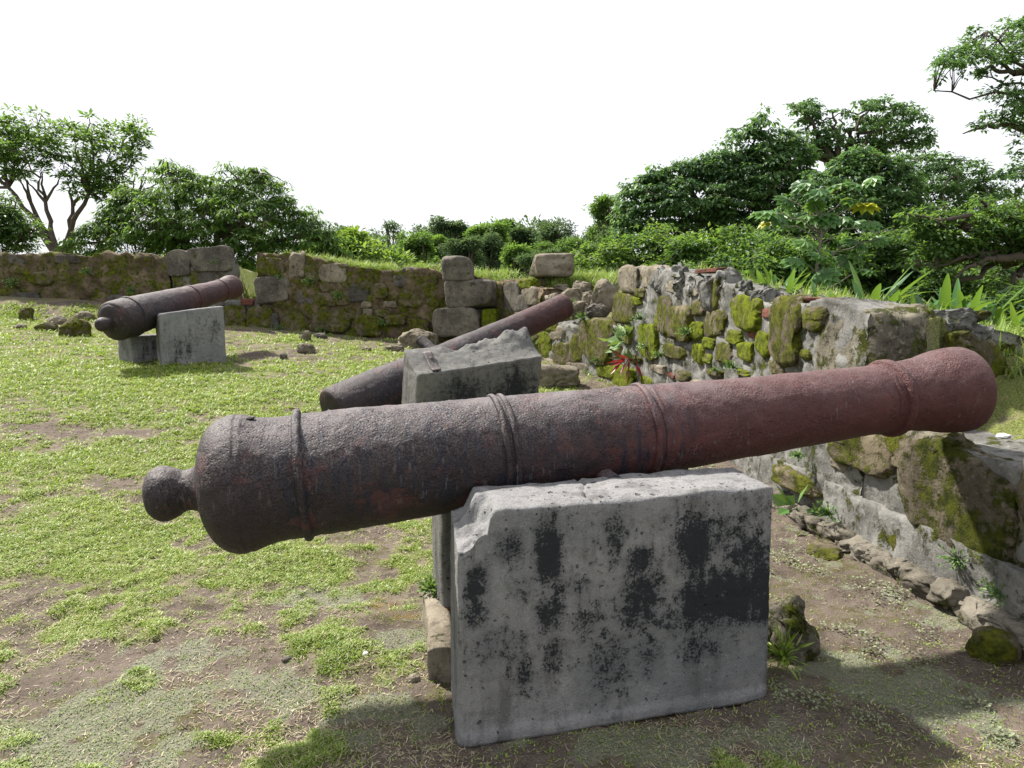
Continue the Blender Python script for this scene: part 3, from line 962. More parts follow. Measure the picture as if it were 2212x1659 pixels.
# merlon on the right
merlon = build_wall('stone_wall', 'grey mortared wall studded with bright mossy stones behind the nearest cannon', MERLON, 1.15, M['mortar'], 0.026, 0.030, 11, 5.0, 0.022, back_drop=0.18, cap=0.07)
_z = lambda zx, zy, w, h, k, *e: (1242 + .4385 * zx, 189 + .4385 * zy, w * .4385, h * .4385, k, *e)
_y = lambda zx, zy, w, h, k, *e: (1242 + .4385 * zx, 702 + .4385 * zy, w * .4385, h * .4385, k, *e)
face_stones(merlon, MERLON, [
    _z(268, 945, 90, 120, 'G'), _z(370, 935, 95, 95, 'G', 0.03), _z(240, 1085, 95, 150, 'O'), _z(306, 1050, 50, 36, 'M'), _z(455, 1130, 66, 165, 'O'),
    _z(530, 1160, 96, 150, 'O', 0.09), _z(608, 1195, 60, 92, 'M'), _z(690, 1025, 60, 140, 'O'), _z(622, 1088, 56, 70, 'O'), _z(702, 1165, 105, 130, 'O'),
    _z(868, 1112, 126, 142, 'M', 0.08), _z(968, 1112, 66, 46, 'B', 0.03), _z(790, 1226, 60, 66, 'M'), _z(880, 1215, 54, 32, 'B', 0.02), _z(940, 1262, 58, 112, 'M'),
    _z(1052, 1205, 125, 300, 'O', 0.07), _z(1188, 1140, 96, 110, 'O'), _z(850, 1300, 66, 90, 'M'), _z(675, 1260, 54, 62, 'M'),
    _z(745, 1310, 68, 90, 'O'), _z(668, 1336, 38, 46, 'M'), _z(265, 1225, 50, 82, 'M'), _z(216, 1268, 38, 90, 'M'), _z(375, 1245, 96, 150, 'M', 0.08),
    _z(495, 1300, 105, 66, 'O'), _z(620, 1312, 48, 96, 'M'), _z(1110, 1044, 110, 18, 'B', 0.0), _z(640, 903, 110, 20, 'B', 0.0), _z(420, 1150, 40, 60, 'M'),
    _y(145, 250, 64, 84, 'M'), _y(250, 255, 100, 100, 'M', 0.08), _y(360, 275, 60, 44, 'M'), _y(540, 252, 64, 50, 'O'), _y(475, 248, 38, 28, 'B', 0.02), _y(845, 236, 60, 30, 'M'),
    _y(420, 215, 60, 40, 'G'), _y(700, 235, 66, 30, 'O'), _y(310, 330, 80, 60, 'G'), _y(900, 300, 120, 80, 'O'), _y(1100, 320, 120, 90, 'O'), _y(640, 320, 120, 80, 'G'),
    _z(330, 1010, 44, 40, 'O'), _z(580, 1000, 60, 60, 'G', 0.03), _z(480, 985, 70, 60, 'G', 0.03)], 400)
_rf = np.random.default_rng(91)
_fill = []
_occ = []
for c in merlon.children:
    if c.name.startswith(('stone', 'brick')):
        _co = np.empty(len(c.data.vertices) * 3, np.float32)
        c.data.vertices.foreach_get('co', _co)
        _occ.append(project(_co.reshape(-1, 3).mean(0) + np.array(merlon.location))[:2])
for _k in range(900):
    px = _rf.uniform(1345, 1770)
    top = np.interp(px, [1345, 1400, 1480, 1540, 1572, 1625, 1700, 1780], [584, 576, 590, 602, 622, 640, 648, 660])
    py = _rf.uniform(top + 16, 830 - (px - 1345) * 0.08)
    sz = _rf.uniform(15, 34) * (1 + (px - 1345) / 900)
    if all(math.hypot(px - q[0], (py - q[1]) * 0.8) > 24 + 0.55 * sz for q in _occ):
        _occ.append((px, py))
        _fill.append((px, py, sz, sz * _rf.uniform(0.7, 1.4), _rf.choice(['O', 'G', 'D', 'O', 'M']), 0.03))
    if len(_fill) >= 34:
        break
face_stones(merlon, MERLON, _fill, 900)
# the big squared boulder at its corner
V, Fq = stone_mesh((2.335, 4.57, 1.14), (-0.975, -0.22, 0), 0.66, 0.74, 0.46, 77, 7.0, 0.05, res=60)
mesh_obj('boulder', V, Fq, M['boulder'], merlon)
_pk, _fk = stone_mesh((2.83, 4.44, 1.02), (0.1, -1, 0), 0.42, 0.50, 0.4, 79, 4.0, 0.10, res=40, flat_front=True)
mesh_obj('stone', _pk, _fk, M['stone_olive'], merlon)
for k, (px, py, w, h, d, m) in enumerate([(2045, 700, 90, 60, 4.42, 'mortar'), (2100, 735, 80, 60, 4.46, 'mortar'), (2140, 775, 50, 60, 4.5, 'stone_olive'), (2060, 745, 70, 60, 4.36, 'stone_olive'), (2135, 840, 60, 80, 4.5, 'mortar'), (2085, 690, 60, 24, 4.6, 'stone_olive')]):
    V, Fq = stone_mesh(at(px, py, d), (0.1, -1, 0.25), w * d / F, h * d / F, 0.3, 860 + k, 3.2, 0.22, res=36)
    mesh_obj('rubble_stone', V, Fq, M[m], merlon)
for k, (px, py, s) in enumerate([(1545, 628, .16), (1560, 605, .13), (1500, 628, .14), (1520, 645, .12), (1470, 610, .16), (1590, 640, .12), (1605, 655, .12), (1430, 600, .18), (1640, 650, .13)]):
    c, n, t = face_point(px, py, MERLON)                           # jagged mortar lumps along the ruined top
    V, Fq = stone_mesh(c - n * 0.08 - np.array([0, 0, 0.03]), n, s * 1.5, s * 2.1, s * 1.9, 840 + k, 2.1, 0.34, res=40)
    mesh_obj('mortar_lump', V, Fq, M['mortar'], merlon)

# low sill under the middle muzzle, with tumbled stones rising behind it
sill2 = build_wall('embrasure_sill', 'low broken wall with mossy face under the muzzle of the middle cannon', SILL2, 0.9, M['mortar'], 0.045, 0.05, 21, 3.4, 0.03, back_drop=-0.12, cap=0.05)
face_stones(sill2, SILL2, [_z(110, 1255, 125, 190, 'O', 0.08), _z(20, 1290, 70, 130, 'O'), (1170, 745, 40, 62, 'M'), (1205, 720, 30, 30, 'G'), (1215, 765, 40, 50, 'O'),
                           (1250, 800, 50, 30, 'G'), (1190, 700, 30, 30, 'M'), (1310, 800, 40, 30, 'M'), (1180, 785, 36, 26, 'G')], 520)
for k, (px, py, w, h, d, m) in enumerate([(1305, 642, 52, 52, 11.1, 'stone'), (1235, 640, 46, 30, 11.7, 'stone'), (1270, 648, 30, 30, 11.4, 'stone'), (1200, 655, 40, 28, 12.1, 'stone'),
                                          (1165, 616, 42, 24, 12.9, 'stone_olive'), (1250, 668, 40, 26, 11.3, 'stone'), (1215, 628, 36, 20, 12.6, 'stone'), (1290, 672, 50, 26, 11.0, 'ashlar'),
                                          (1190, 636, 30, 22, 12.5, 'stone_olive'), (1260, 622, 44, 20, 12.2, 'stone')]):
    c = at(px, py, d)
    V, Fq = stone_mesh(c, (-0.3, -1, 0.1), w * d / F, h * d / F * 1.15, w * d / F * 0.8, 560 + k, 3.4, 0.2, res=32)
    mesh_obj('rubble_stone', V, Fq, M[m], sill2)

corner = build_wall('stone_wall', 'crumbling corner wall with grassy top between stacked blocks and middle muzzle', CORNER, 1.1, M['earth_dry'], 0.05, 0.06, 31, 3.2, 0.05, cap=0.06)
face_stones(corner, CORNER, [(1112, 645, 32, 62, 'A'), (1136, 655, 26, 32, 'A'), (1150, 640, 26, 34, 'G'), (1100, 690, 26, 50, 'O'), (1125, 690, 30, 26, 'O'), (1140, 612, 24, 20, 'M'), (1165, 690, 20, 26, 'O')], 600, proud=0.08)

middle = build_wall('stone_wall', 'long mossy earth and rubble wall with grassy crest behind the grass court', MIDDLE, 0.95, M['earth'], 0.05, 0.07, 41, 3.0, 0.07, cap=0.05)
_q = lambda zx, zy, w, h, k, *e: (540 + .3662 * zx, 486 + .3662 * zy, w * .3662, h * .3662, k, *e)
face_stones(middle, MIDDLE, [
    _q(75, 240, 60, 110, 'O'), _q(150, 252, 105, 105, 'O', 0.08), _q(282, 240, 84, 140, 'G', 0.09), _q(135, 385, 170, 145, 'A', 0.10), _q(368, 290, 78, 95, 'O'),
    _q(490, 285, 140, 95, 'G', 0.07), _q(275, 592, 130, 118, 'O', 0.13), _q(490, 572, 200, 108, 'O', 0.13), _q(705, 592, 138, 108, 'O', 0.13), _q(450, 440, 124, 76, 'O'),
    _q(545, 430, 90, 80, 'O'), _q(450, 360, 60, 60, 'O'), _q(1005, 592, 108, 68, 'O', 0.15), _q(780, 522, 84, 42, 'O', 0.1), _q(705, 518, 44, 44, 'G', 0.12),
    _q(870, 560, 100, 56, 'O', 0.1), _q(640, 400, 110, 90, 'D'), _q(760, 390, 90, 80, 'O'), _q(950, 430, 130, 100, 'O'), _q(1080, 430, 70, 90, 'O'), _q(690, 470, 60, 40, 'G'),
    _q(900, 330, 90, 70, 'D'), _q(1060, 330, 80, 70, 'O'), _q(560, 350, 80, 60, 'O'), _q(830, 470, 70, 40, 'G'), _q(330, 430, 90, 70, 'D'), _q(940, 270, 70, 40, 'D')], 640, proud=0.06)
# the squared blocks stacked against its end
for k, (px, py, w, h, dz, m) in enumerate([(991, 697, 100, 60, 0.5, 'ashlar'), (1018, 635, 106, 60, 0.55, 'ashlar'), (1062, 690, 36, 46, 0.45, 'stone_moss')]):
    c = at(px, py, 13.25)
    V, Fq = stone_mesh(c, (-0.25, -1, 0.03), w * 13.0 / F, h * 13.0 / F * 1.03, dz, 610 + k, 10.0, 0.045, res=44, flat_front=True)
    mesh_obj('stone_block', V, Fq, M[m], middle)
c = at(989, 581, 13.3)
free_stone('stone_block', 'squared grey block perched on top of the stacked wall blocks', 'stone block', c, 0.58, 0.46, 0.5, -0.12, M['ashlar'], 905, power=10.0, rough=0.045, res=44)
c = at(1192, 573, 12.9)
o = free_stone('stone_block', 'pale squared block leaning on the grassy corner crest', 'stone block', c, 0.70, 0.44, 0.5, 0.15, M['stone'], 909, power=8.0, rough=0.06, res=44)

sill3 = build_wall('embrasure_sill', 'low mortared sill wall in the gap beyond the far cannon', SILL3, 0.9, M['mortar'], 0.05, 0.04, 61, 3.4, 0.03, cap=0.03)
face_stones(sill3, [onw(470, 700, 14.4), onw(620, 700, 14.2)][::-1], [(562, 692, 52, 56, 'O', 0.06), (510, 690, 42, 60, 'O', 0.06), (588, 700, 24, 40, 'D'), (535, 652, 26, 14, 'B'), (545, 730, 60, 18, 'D', 0.08), (505, 730, 40, 18, 'D', 0.08)], 660)
pier = build_wall('wall_pier', 'squared grey masonry pier behind the muzzle of the far cannon', PIER, 0.42, M['mortar'], 0.05, 0.04, 71, 3.4, 0.03, cap=0.03)
_w = lambda zx, zy, w, h, k, *e: (.3581 * zx, 216 + .3581 * zy, w * .3581, h * .3581, k, *e)
face_stones(pier, PIER, [_w(1085, 980, 125, 140, 'A', 0.09), _w(1272, 962, 225, 132, 'A', 0.10), _w(1185, 1075, 70, 90, 'O'), _w(1290, 1085, 170, 90, 'D', 0.06), _w(1090, 1090, 90, 70, 'O'), (450, 640, 60, 40, 'D'), (400, 645, 50, 40, 'O')], 680)
left = build_wall('stone_wall', 'long earthen wall covered in olive moss along the left side', LEFT, 0.95, M['earth'], 0.055, 0.09, 81, 2.4, 0.09, cap=0.07)
face_stones(left, LEFT, [(60, 652, 60, 36, 'D', 0.15), (20, 640, 60, 30, 'O', 0.12), (95, 600, 40, 26, 'O', 0.1), (330, 640, 40, 30, 'O'), (260, 650, 40, 24, 'D', 0.1), (20, 668, 60, 24, 'O', 0.2),
                          (310, 600, 40, 30, 'O'), (180, 640, 46, 24, 'O'), (355, 600, 20, 40, 'O'), (45, 560, 50, 18, 'D'), (150, 560, 50, 16, 'D'), (-80, 640, 60, 40, 'O'), (-40, 600, 50, 40, 'D')], 690)

# ------------------------------------------------------------ concrete piers
def pier_block(label, A, u_dir, L, T, H, mat, res, seed, shape=None, stains=(), tilt=None, extra=None):
    """A = ground corner, front left; the front face runs along u_dir"""
    V, Fq = box_surface(L, T, H, res)
    u = np.array(u_dir, float)
    u /= np.hypot(*u)
    v = np.array([-u[1], u[0]])
    st = np.zeros(len(V))
    for (su, sz, ru, rz, a) in stains:
        q = ((V[:, 0] - su) / ru) ** 2 + ((V[:, 2] - sz) / rz) ** 2
        st = np.maximum(st, a * np.exp(-q * 0.7))
    st = np.minimum(st, 0.80)
    if len(stains) > 8:
        st = np.maximum(st, 0.20 * sstep(0.15, 0.4, V[:, 2]))
    st = st * np.where(V[:, 1] < 0.02, 1.0, 0.6) * np.where(V[:, 2] > H - 0.005, 0.2, 1)
    if shape is not None:
        V = shape(V)
    # worn arrises
    edge = np.minimum(np.minimum(V[:, 0], L - V[:, 0]) + np.minimum(V[:, 1], T - V[:, 1]), np.minimum(np.minimum(V[:, 0], L - V[:, 0]), np.minimum(V[:, 1], T - V[:, 1])) + np.abs(H - V[:, 2]))
    wear = np.exp(-np.maximum(edge, 0) / 0.014)
    ctr = np.array([L / 2, T / 2, H / 2])
    dirn = ctr - V
    dirn /= np.linalg.norm(dirn, axis=1)[:, None]
    V = V + dirn * (wear * (0.006 + 0.016 * fbm(V, 9, 3, seed)))[:, None]
    V = V + vec_noise(V, 3.0, 3, seed) * 0.006 + vec_noise(V, 25.0, 3, seed + 2) * 0.0035
    root = thing('concrete_pier', label, 'pier', None, mat4=Matrix.Translation(Vector(A)) @ Matrix(((u[0], v[0], 0, 0), (u[1], v[1], 0, 0), (0, 0, 1, 0), (0, 0, 0, 1))) @ (tilt or Matrix.Identity(4)))
    mesh_obj('block', V, Fq, mat, root, local=True, attrs={'stain': st})
    return root

A1, B1 = on_ground(988, 1612), on_ground(1660, 1503)
u1 = (B1 - A1)[:2]
L1 = float(np.hypot(*u1))
u1 = u1 / L1
v1 = np.array([-u1[1], u1[0]])
H1 = 0.875
def uz(px, py):
    f = (px - 975) / 690
    yt, yb = 1093 - 56 * f, 1610 - 108 * f
    return f * L1, H1 * (yb - py) / (yb - yt)
_st = []
for (px, py, rx, ry, a) in [(1155, 1185, 26, 62, 1.0), (1080, 1170, 26, 34, .75), (1350, 1200, 30, 30, .75), (1300, 1150, 28, 60, .62), (1475, 1165, 46, 56, .85), (1545, 1150, 40, 60, .62),
                            (1560, 1275, 105, 62, .95), (1635, 1265, 45, 70, .95), (1480, 1290, 50, 50, .8), (1012, 1240, 24, 60, .68), (1010, 1310, 24, 40, .62), (1160, 1310, 30, 46, .7),
                            (1360, 1290, 60, 70, .70), (1290, 1420, 50, 90, .58), (1380, 1400, 40, 60, .5), (1120, 1440, 30, 70, .45), (1600, 1180, 60, 50, .68), (1210, 1260, 40, 30, .5), (1420, 1330, 60, 40, .62), (1050, 1390, 60, 60, .42), (1500, 1390, 80, 40, .45), (1250, 1330, 50, 60, .45), (1180, 1400, 60, 50, .4), (1440, 1110, 60, 30, .45), (1110, 1260, 40, 40, .45), (1600, 1100, 50, 40, .45)]:
    su, sz = uz(px, py)
    _st.append((su, sz, rx / 690 * L1 * 1.15, ry / 500 * H1 * 1.15, a * 0.95))
def chip1(V):
    x, y, z = V[:, 0], V[:, 1], V[:, 2]
    XY = V * np.array([1, 1, 0])
    n = fbm(XY, 7, 3, 4) - 0.5
    edge_x = 0.185 + 0.16 * n - 0.10 * (y / 0.34)
    low = sstep(edge_x + 0.012, edge_x - 0.022, x)
    lim = H1 - low * (0.062 + 0.05 * sstep(0.18, 0.0, x) + 0.035 * sstep(0.2, 0.0, y) * sstep(0.16, 0.0, x))
    lim = lim + low * ((fbm(XY, 22, 3, 8) - 0.5) * 0.055) + (fbm(XY, 9, 3, 18) - 0.5) * 0.016
    crk = np.abs(x - 0.52 - 0.10 * (y - 0.1) - 0.05 * (fbm(XY, 12, 2, 5) - 0.5))
    lim = lim - 0.02 * np.exp(-(crk / 0.006) ** 2)
    V = V.copy()
    V[:, 2] = np.where(z > H1 - 0.30, H1 - 0.30 + (z - (H1 - 0.30)) * (lim - (H1 - 0.30)) / 0.30, z)
    V[:, 0] = x + 0.085 * y + 0.018 * (z / H1) * (1 - x / L1)
    V[:, 1] = y - 0.014 * sstep(0.055, 0.03, z + 0.02 * (fbm(XY, 8, 2, 3) - 0.5)) * (y < 0.1)
    return V
T1 = 0.34
pier_block('tall pitted concrete pier with black stains and a chipped top corner, nearest the camera', (A1[0], A1[1], -0.02), u1, L1, T1, H1 + 0.0, M['concrete'], 0.011, 1, chip1, _st)
rear1 = np.array([A1[0], A1[1], 0]) + np.append(v1 * 0.80, 0) + np.append(u1 * 0.062, 0)
pier_block('plain concrete pier half hidden behind the nearest pier', (rear1[0], rear1[1], -0.03), u1, L1, 0.34, 0.87, M['concrete_dark'], 0.025, 2, None, [(.3, .5, .3, .3, .4)])

# middle cannon's pier: sunk, leaning forward, broken along the top
pA = at(886, 802, 6.0)
gA = np.array([pA[0], pA[1], gzs(pA[0], pA[1]) - 0.05])
u2 = np.array([math.cos(0.49), math.sin(0.49)])
H2 = float(pA[2] - gA[2])
def chip2(V):
    x, y, z = V[:, 0], V[:, 1], V[:, 2]
    n = fbm(V * np.array([1, 1, 0]), 8, 5, 14, 0.62) - 0.5
    lim = H2 + 0.085 * x + 0.115 * sstep(0.0, 0.38, y) + sstep(0.12, 0.36, y) * (0.025 * np.cos(x * 5.0) + 0.07 * sstep(0.6, 1.1, x) - 0.02 + 0.09 * n * sstep(0.25, 0.5, x)) + 0.025 * n
    V = V.copy()
    V[:, 2] = z * lim / H2
    return V
pier2 = pier_block('dark leaning concrete pier with a jagged sloping top beside the middle cannon', gA, u2, 1.19, 0.38, H2, M['concrete_dark'], 0.016, 3, chip2,
                   [(.4, .7, .3, .2, .6), (.9, .6, .3, .3, .65), (.6, .3, .5, .2, .5), (.2, .4, .2, .3, .5)],
                   tilt=Matrix.Rotation(math.radians(11), 4, 'X'))
# flat iron strap with its bolt on that pier's top
Vs_, Fs_ = box_surface(0.075, 0.24, 0.010, 0.02)
Vs_ = Vs_ + np.array([0.135, 0.01, 0])
Vs_[:, 2] += H2 + 0.085 * Vs_[:, 0] + 0.012 + 0.115 * sstep(0.0, 0.38, Vs_[:, 1]) + 0.012 * sstep(0.1, 0.24, Vs_[:, 1])
strap = mesh_obj('iron_strap', Vs_, Fs_, M['iron_brown'], pier2, local=True)
th = np.linspace(0, 2 * np.pi, 13)[:-1]
bp = np.array([[0.18 + 0.016 * math.cos(a), 0.17 + 0.016 * math.sin(a), 0] for a in th])
bz = H2 + 0.078
bv = np.concatenate([bp + [0, 0, bz - 0.03], bp + [0, 0, bz + 0.022], [[0.18, 0.17, bz + 0.026]]])
bf = np.array([[i, (i + 1) % 12, 12 + (i + 1) % 12, 12 + i] for i in range(12)] + [[12 + i, 12 + (i + 1) % 12, 24, 24] for i in range(12)])
mesh_obj('bolt', bv, [bf[:12], bf[12:, :3]], M['iron'], strap, local=True)

# far cannon's two piers
p3 = at(350, 783, 9.9)
g3 = np.array([p3[0], p3[1], gzs(p3[0], p3[1]) - 0.05])
u3 = np.array([math.cos(math.radians(36)), math.sin(math.radians(36))])
def slope3(V):
    V = V.copy()
    V[:, 2] = V[:, 2] * (1 + 0.13 * V[:, 0])
    return V
H3 = float(zat(340, 678, 9.9) - g3[2])
pier_block('square grey concrete pier on the open side of the far cannon', g3, u3, 0.87, 0.36, H3, M['concrete'], 0.022, 5, slope3, [(.3, .3, .3, .3, .36), (.7, .5, .3, .3, .33), (.5, .1, .5, .15, .3)])
p4 = at(286, 787, 10.0)
u3 = np.array([math.cos(math.radians(64)), math.sin(math.radians(64))])
g4 = np.array([p4[0], p4[1], gzs(p4[0], p4[1]) - 0.05])
pier_block('low concrete pier in shade under the breech of the far cannon', g4, u3, 0.9, 0.30, 0.44, M['concrete'], 0.03, 6, None, [(.3, .3, .3, .3, .3)])

# ------------------------------------------------------------ cannons
def lathe(prof, seg=96, noise=0.004, seed=0):
    prof = np.array(prof, float)
    # resample finely along the profile
    d = np.concatenate([[0], np.cumsum(np.hypot(np.diff(prof[:, 0]), np.diff(prof[:, 1])))])
    n = int(d[-1] / 0.012) + 2
    q = np.linspace(0, d[-1], n)
    q = np.unique(np.concatenate([q, d]))
    x, r = np.interp(q, d, prof[:, 0]), np.interp(q, d, prof[:, 1])
    th = np.linspace(0, 2 * np.pi, seg, endpoint=False)
    V = np.stack([np.tile(x, (seg, 1)), np.cos(th)[:, None] * r[None], np.sin(th)[:, None] * r[None]], -1).reshape(-1, 3)
    nn = (fbm(V, 6, 3, seed) - 0.5) * 2.2 + (fbm(V, 22, 3, seed + 4) - 0.5) * 1.3 + (fbm(V, 60, 2, seed + 8) - 0.5) * 0.7
    rad = np.stack([np.zeros(len(V)), V[:, 1], V[:, 2]], 1)
    rn = np.linalg.norm(rad, axis=1)[:, None]
    V = V + rad / np.maximum(rn, 1e-6) * (nn * noise)[:, None] * np.minimum(1, rn / 0.05)
    V[:, 0] += (fbm(V, 12, 2, seed + 40) - 0.5) * noise * 1.2
    Fq = grid_faces(seg, len(x), True)[:, ::-1]
    return V, Fq

def smooth_prof(pts, n=6):
    """Catmull-Rom through profile points"""
    p = np.array(pts, float)
    out = []
    for i in range(len(p) - 1):
        p0, p1, p2, p3 = p[max(i - 1, 0)], p[i], p[i + 1], p[min(i + 2, len(p) - 1)]
        for t in np.linspace(0, 1, n, endpoint=False):
            q = 0.5 * ((2 * p1) + (-p0 + p2) * t + (2 * p0 - 5 * p1 + 4 * p2 - p3) * t * t + (-p0 + 3 * p1 - 3 * p2 + p3) * t ** 3)
            q[0] = min(max(q[0], min(p1[0], p2[0])), max(p1[0], p2[0]))
            out.append(q)
    out.append(p[-1])
    return np.array(out)

def radius_at(prof, x):
    return float(np.interp(x, np.array(prof)[:, 0], np.array(prof)[:, 1]))

def make_cannon(label, P0, P1, body, rings, knob, trunnions, mat, bore, seed, roll=0.0, vent=None):
    """P0 breech and P1 muzzle on the axis; body = [(x, r)], rings = [(x, extra, half width)]"""
    P0, P1 = np.asarray(P0, float), np.asarray(P1, float)
    ax = (P1 - P0) / np.linalg.norm(P1 - P0)
    side = np.cross([0, 0, 1.0], ax)
    side /= np.linalg.norm(side)
    upv = np.cross(ax, side)
    m4 = Matrix(((ax[0], side[0], upv[0], P0[0]), (ax[1], side[1], upv[1], P0[1]), (ax[2], side[2], upv[2], P0[2]), (0, 0, 0, 1))) @ Matrix.Rotation(roll, 4, 'X')
    root = thing('cannon', label, 'cannon', None, mat4=m4)
    sm = smooth_prof(body, 5)
    Lx = body[-1][0]
    rm = body[-1][1]
    prof = [(body[0][0] - 0.004, 0.0)] + [tuple(q) for q in sm] + [(Lx + 0.008, rm * 0.82), (Lx + 0.004, bore + 0.012), (Lx - 0.01, bore), (Lx - 0.5, bore), (Lx - 0.5, 0.0)]
    V, Fq = lathe(prof, 112, 0.0045, seed)
    mesh_obj('barrel', V, Fq, mat, root, local=True)
    for (rx, ex, hw) in rings:
        n = 9
        pr = [(rx - hw * 1.25, radius_at(sm, rx - hw * 1.25) - 0.012)]
        for t in np.linspace(-1, 1, n):
            pr.append((rx + t * hw, radius_at(sm, rx + t * hw) + ex * math.sqrt(max(0, 1 - t * t)) ** 0.8))
        pr.append((rx + hw * 1.25, radius_at(sm, rx + hw * 1.25) - 0.012))
        V, Fq = lathe(pr, 112, 0.0042, seed + int(rx * 100))
        mesh_obj('reinforce_ring', V, Fq, mat, root, local=True)
    if knob is not None:
        V, Fq = lathe(smooth_prof(knob, 5), 64, 0.004, seed + 3)
        mesh_obj('cascabel', V, Fq, mat, root, local=True)
    for (tx, tz, sgn, r0, r1, y0, y1) in trunnions:
        pr = smooth_prof([(y0, r0 * 1.5), (y0 + (y1 - y0) * 0.3, r0), (y1, r1)], 6)
        pr = np.concatenate([pr, [(y1 + 0.004, r1 * 0.7), (y1 + 0.005, 0.0)]])
        V, Fq = lathe(pr, 40, 0.003, seed + 7)
        V2 = np.stack([tx + V[:, 1], sgn * V[:, 0], tz + V[:, 2]], 1)
        mesh_obj('trunnion', V2, Fq if sgn < 0 else Fq[:, ::-1], mat, root, local=True)
    if vent is not None:
        V, Fq = lathe([(0.0, 0.012), (0.006, 0.02), (0.012, 0.017), (0.010, 0.010), (-0.02, 0.009)], 20, 0.001, seed)
        zc = radius_at(sm, vent)
        mesh_obj('vent', np.stack([vent + V[:, 1], V[:, 2] - 0.03, zc - 0.004 + V[:, 0]], 1), Fq, mat, root, local=True)
    return root, m4

# nearest cannon: measured on the vertical plane of its axis, parallel to the near pier
vp = np.array([A1[0], A1[1]]) + v1 * (T1 + 0.225)
def on_axis_plane(px, py):
    r = ray(px, py)
    n = np.array([v1[0], v1[1], 0])
    t = (vp @ v1) / (r @ n)
    p = np.array([0, 0, EYE]) + t * r
    return p, t                                                    # t = depth along the optical axis (ray has unit depth)
axp = lambda px: (px, 1053 + (px - 450) * (838 - 1053) / 1635.0)
P0, _ = on_axis_plane(*axp(425))
P1, _ = on_axis_plane(*axp(2100))
axl = P1 - P0
Lc = float(np.linalg.norm(axl))
axl /= Lc
def prof_px(lst):
    out = []
    for px, r in lst:
        p, t = on_axis_plane(*axp(px))
        out.append((float((p - P0) @ axl), r * t / F))
    return out
body1 = prof_px([(434, 48), (438, 72), (444, 94), (454, 114), (467, 130), (483, 141.5), (502, 148), (522, 150), (530, 147.5), (540, 147), (552, 142), (575, 136), (610, 131.5), (640, 131.5), (668, 132), (720, 130.5),
                 (800, 127.5), (900, 122.5), (1000, 117.5), (1060, 115), (1110, 112.5), (1200, 107), (1340, 100), (1420, 96), (1600, 86.5), (1750, 79.5), (1860, 75), (1905, 74.0), (1955, 75.5),
                 (1985, 79), (2012, 85.5), (2036, 90), (2058, 92), (2072, 91), (2077, 87)])
rings1 = [(prof_px([(px, 1)])[0][0], ex, hw) for px, ex, hw in [(655, .020, .018), (1073, .015, .014), (1092, .012, .013), (1383, .014, .017), (1400, .006, .010), (1915, .022, .024), (1893, .006, .010)]]
knob1 = prof_px([(312, 2), (314, 24), (322, 44), (338, 57), (356, 60), (374, 56), (390, 48), (402, 43), (414, 44), (427, 50), (442, 68)])
trx = prof_px([(1272, 1)])[0][0]
make_cannon('huge rusty iron cannon with a round knob, spanning the view on the stained pier', P0, P1, body1, rings1, knob1,
            [(trx, -0.142, -1, 0.044, 0.040, 0.10, 0.285), (trx, -0.135, 1, 0.04, 0.04, 0.09, 0.30)], M['iron'], 0.062, 11, vent=prof_px([(560, 1)])[0][0])

# middle cannon
Q0, Q1 = at(716, 896, 6.43), at(1219, 661, 8.4)
Lq = float(np.linalg.norm(Q1 - Q0))
body2 = [(0.0, .06), (0.004, .14), (0.012, .21), (0.03, .235), (0.08, .246), (0.3, .243), (0.7, .226), (1.1, .20), (1.5, .183), (2.0, .166), (2.5, .153), (Lq - .12, .147), (Lq - .05, .149), (Lq, .146)]
make_cannon('dark rusty cannon tilted steeply upward against a leaning pier, its breech knob missing', Q0, Q1, body2, [], [(-0.10, 0.001), (-0.095, .03), (-0.06, .045), (-0.02, .05), (0.02, .07)],
            [(1.34, 0.0, 1, 0.062, 0.064, 0.10, 0.40), (1.22, 0.0, -1, 0.05, 0.048, 0.10, 0.34)], M['iron_dark'], 0.06, 23, roll=math.radians(34))

# far cannon
S0, S1 = at(236, 697, 9.55), at(505, 619, 12.0)
Ls = float(np.linalg.norm(S1 - S0))
k3 = Ls / 2.9
body3 = [(0.0, .07), (0.01, .15), (0.03, .205), (0.06, .235), (0.10, .262), (0.14, .272), (0.22, .270), (0.34, .272), (0.42, .268), (0.8, .250), (1.2, .232), (1.6, .210), (2.0, .190), (2.3, .176), (2.5, .170), (2.62, .178), (2.75, .196), (2.84, .200), (2.9, .188)]
body3 = [(a * k3, b) for a, b in body3]
make_cannon('brown rusty cannon on two piers at the far left, muzzle rising to the right', S0, S1, body3, [(0.40 * k3, .016, .022), (0.08 * k3, .012, .02), (1.75 * k3, .012, .02), (2.52 * k3, .014, .02)],
            [(-0.19, .002), (-0.185, .05), (-0.16, .08), (-0.11, .095), (-0.06, .085), (-0.03, .06), (0.0, .075), (0.03, .12)],
            [(1.45 * k3, -0.13, -1, 0.045, 0.04, 0.10, 0.27), (1.45 * k3, -0.13, 1, 0.045, 0.04, 0.10, 0.27)], M['iron_brown'], 0.06, 31)

# ------------------------------------------------------------ loose stones on the ground
def seat(px, py, w, h, label, mat, seed, yaw=0.2, dd=0.8, lift=0.3, power=3.0, rough=0.12, group=None, name='rock', cat='rock'):
    """a stone whose base is seen at (px, py); w, h in pixels"""
    p = on_ground(px, py)
    t = project(p)[2]
    W, H = w * t / F, h * t / F
    zc = float(ground_z(p[0], p[1] + 0.0)) + H * lift
    return free_stone(name, label, cat, (p[0], p[1] + W * dd * 0.3, zc), W, H * 1.3, W * dd, yaw, mat, seed, group, power, rough)

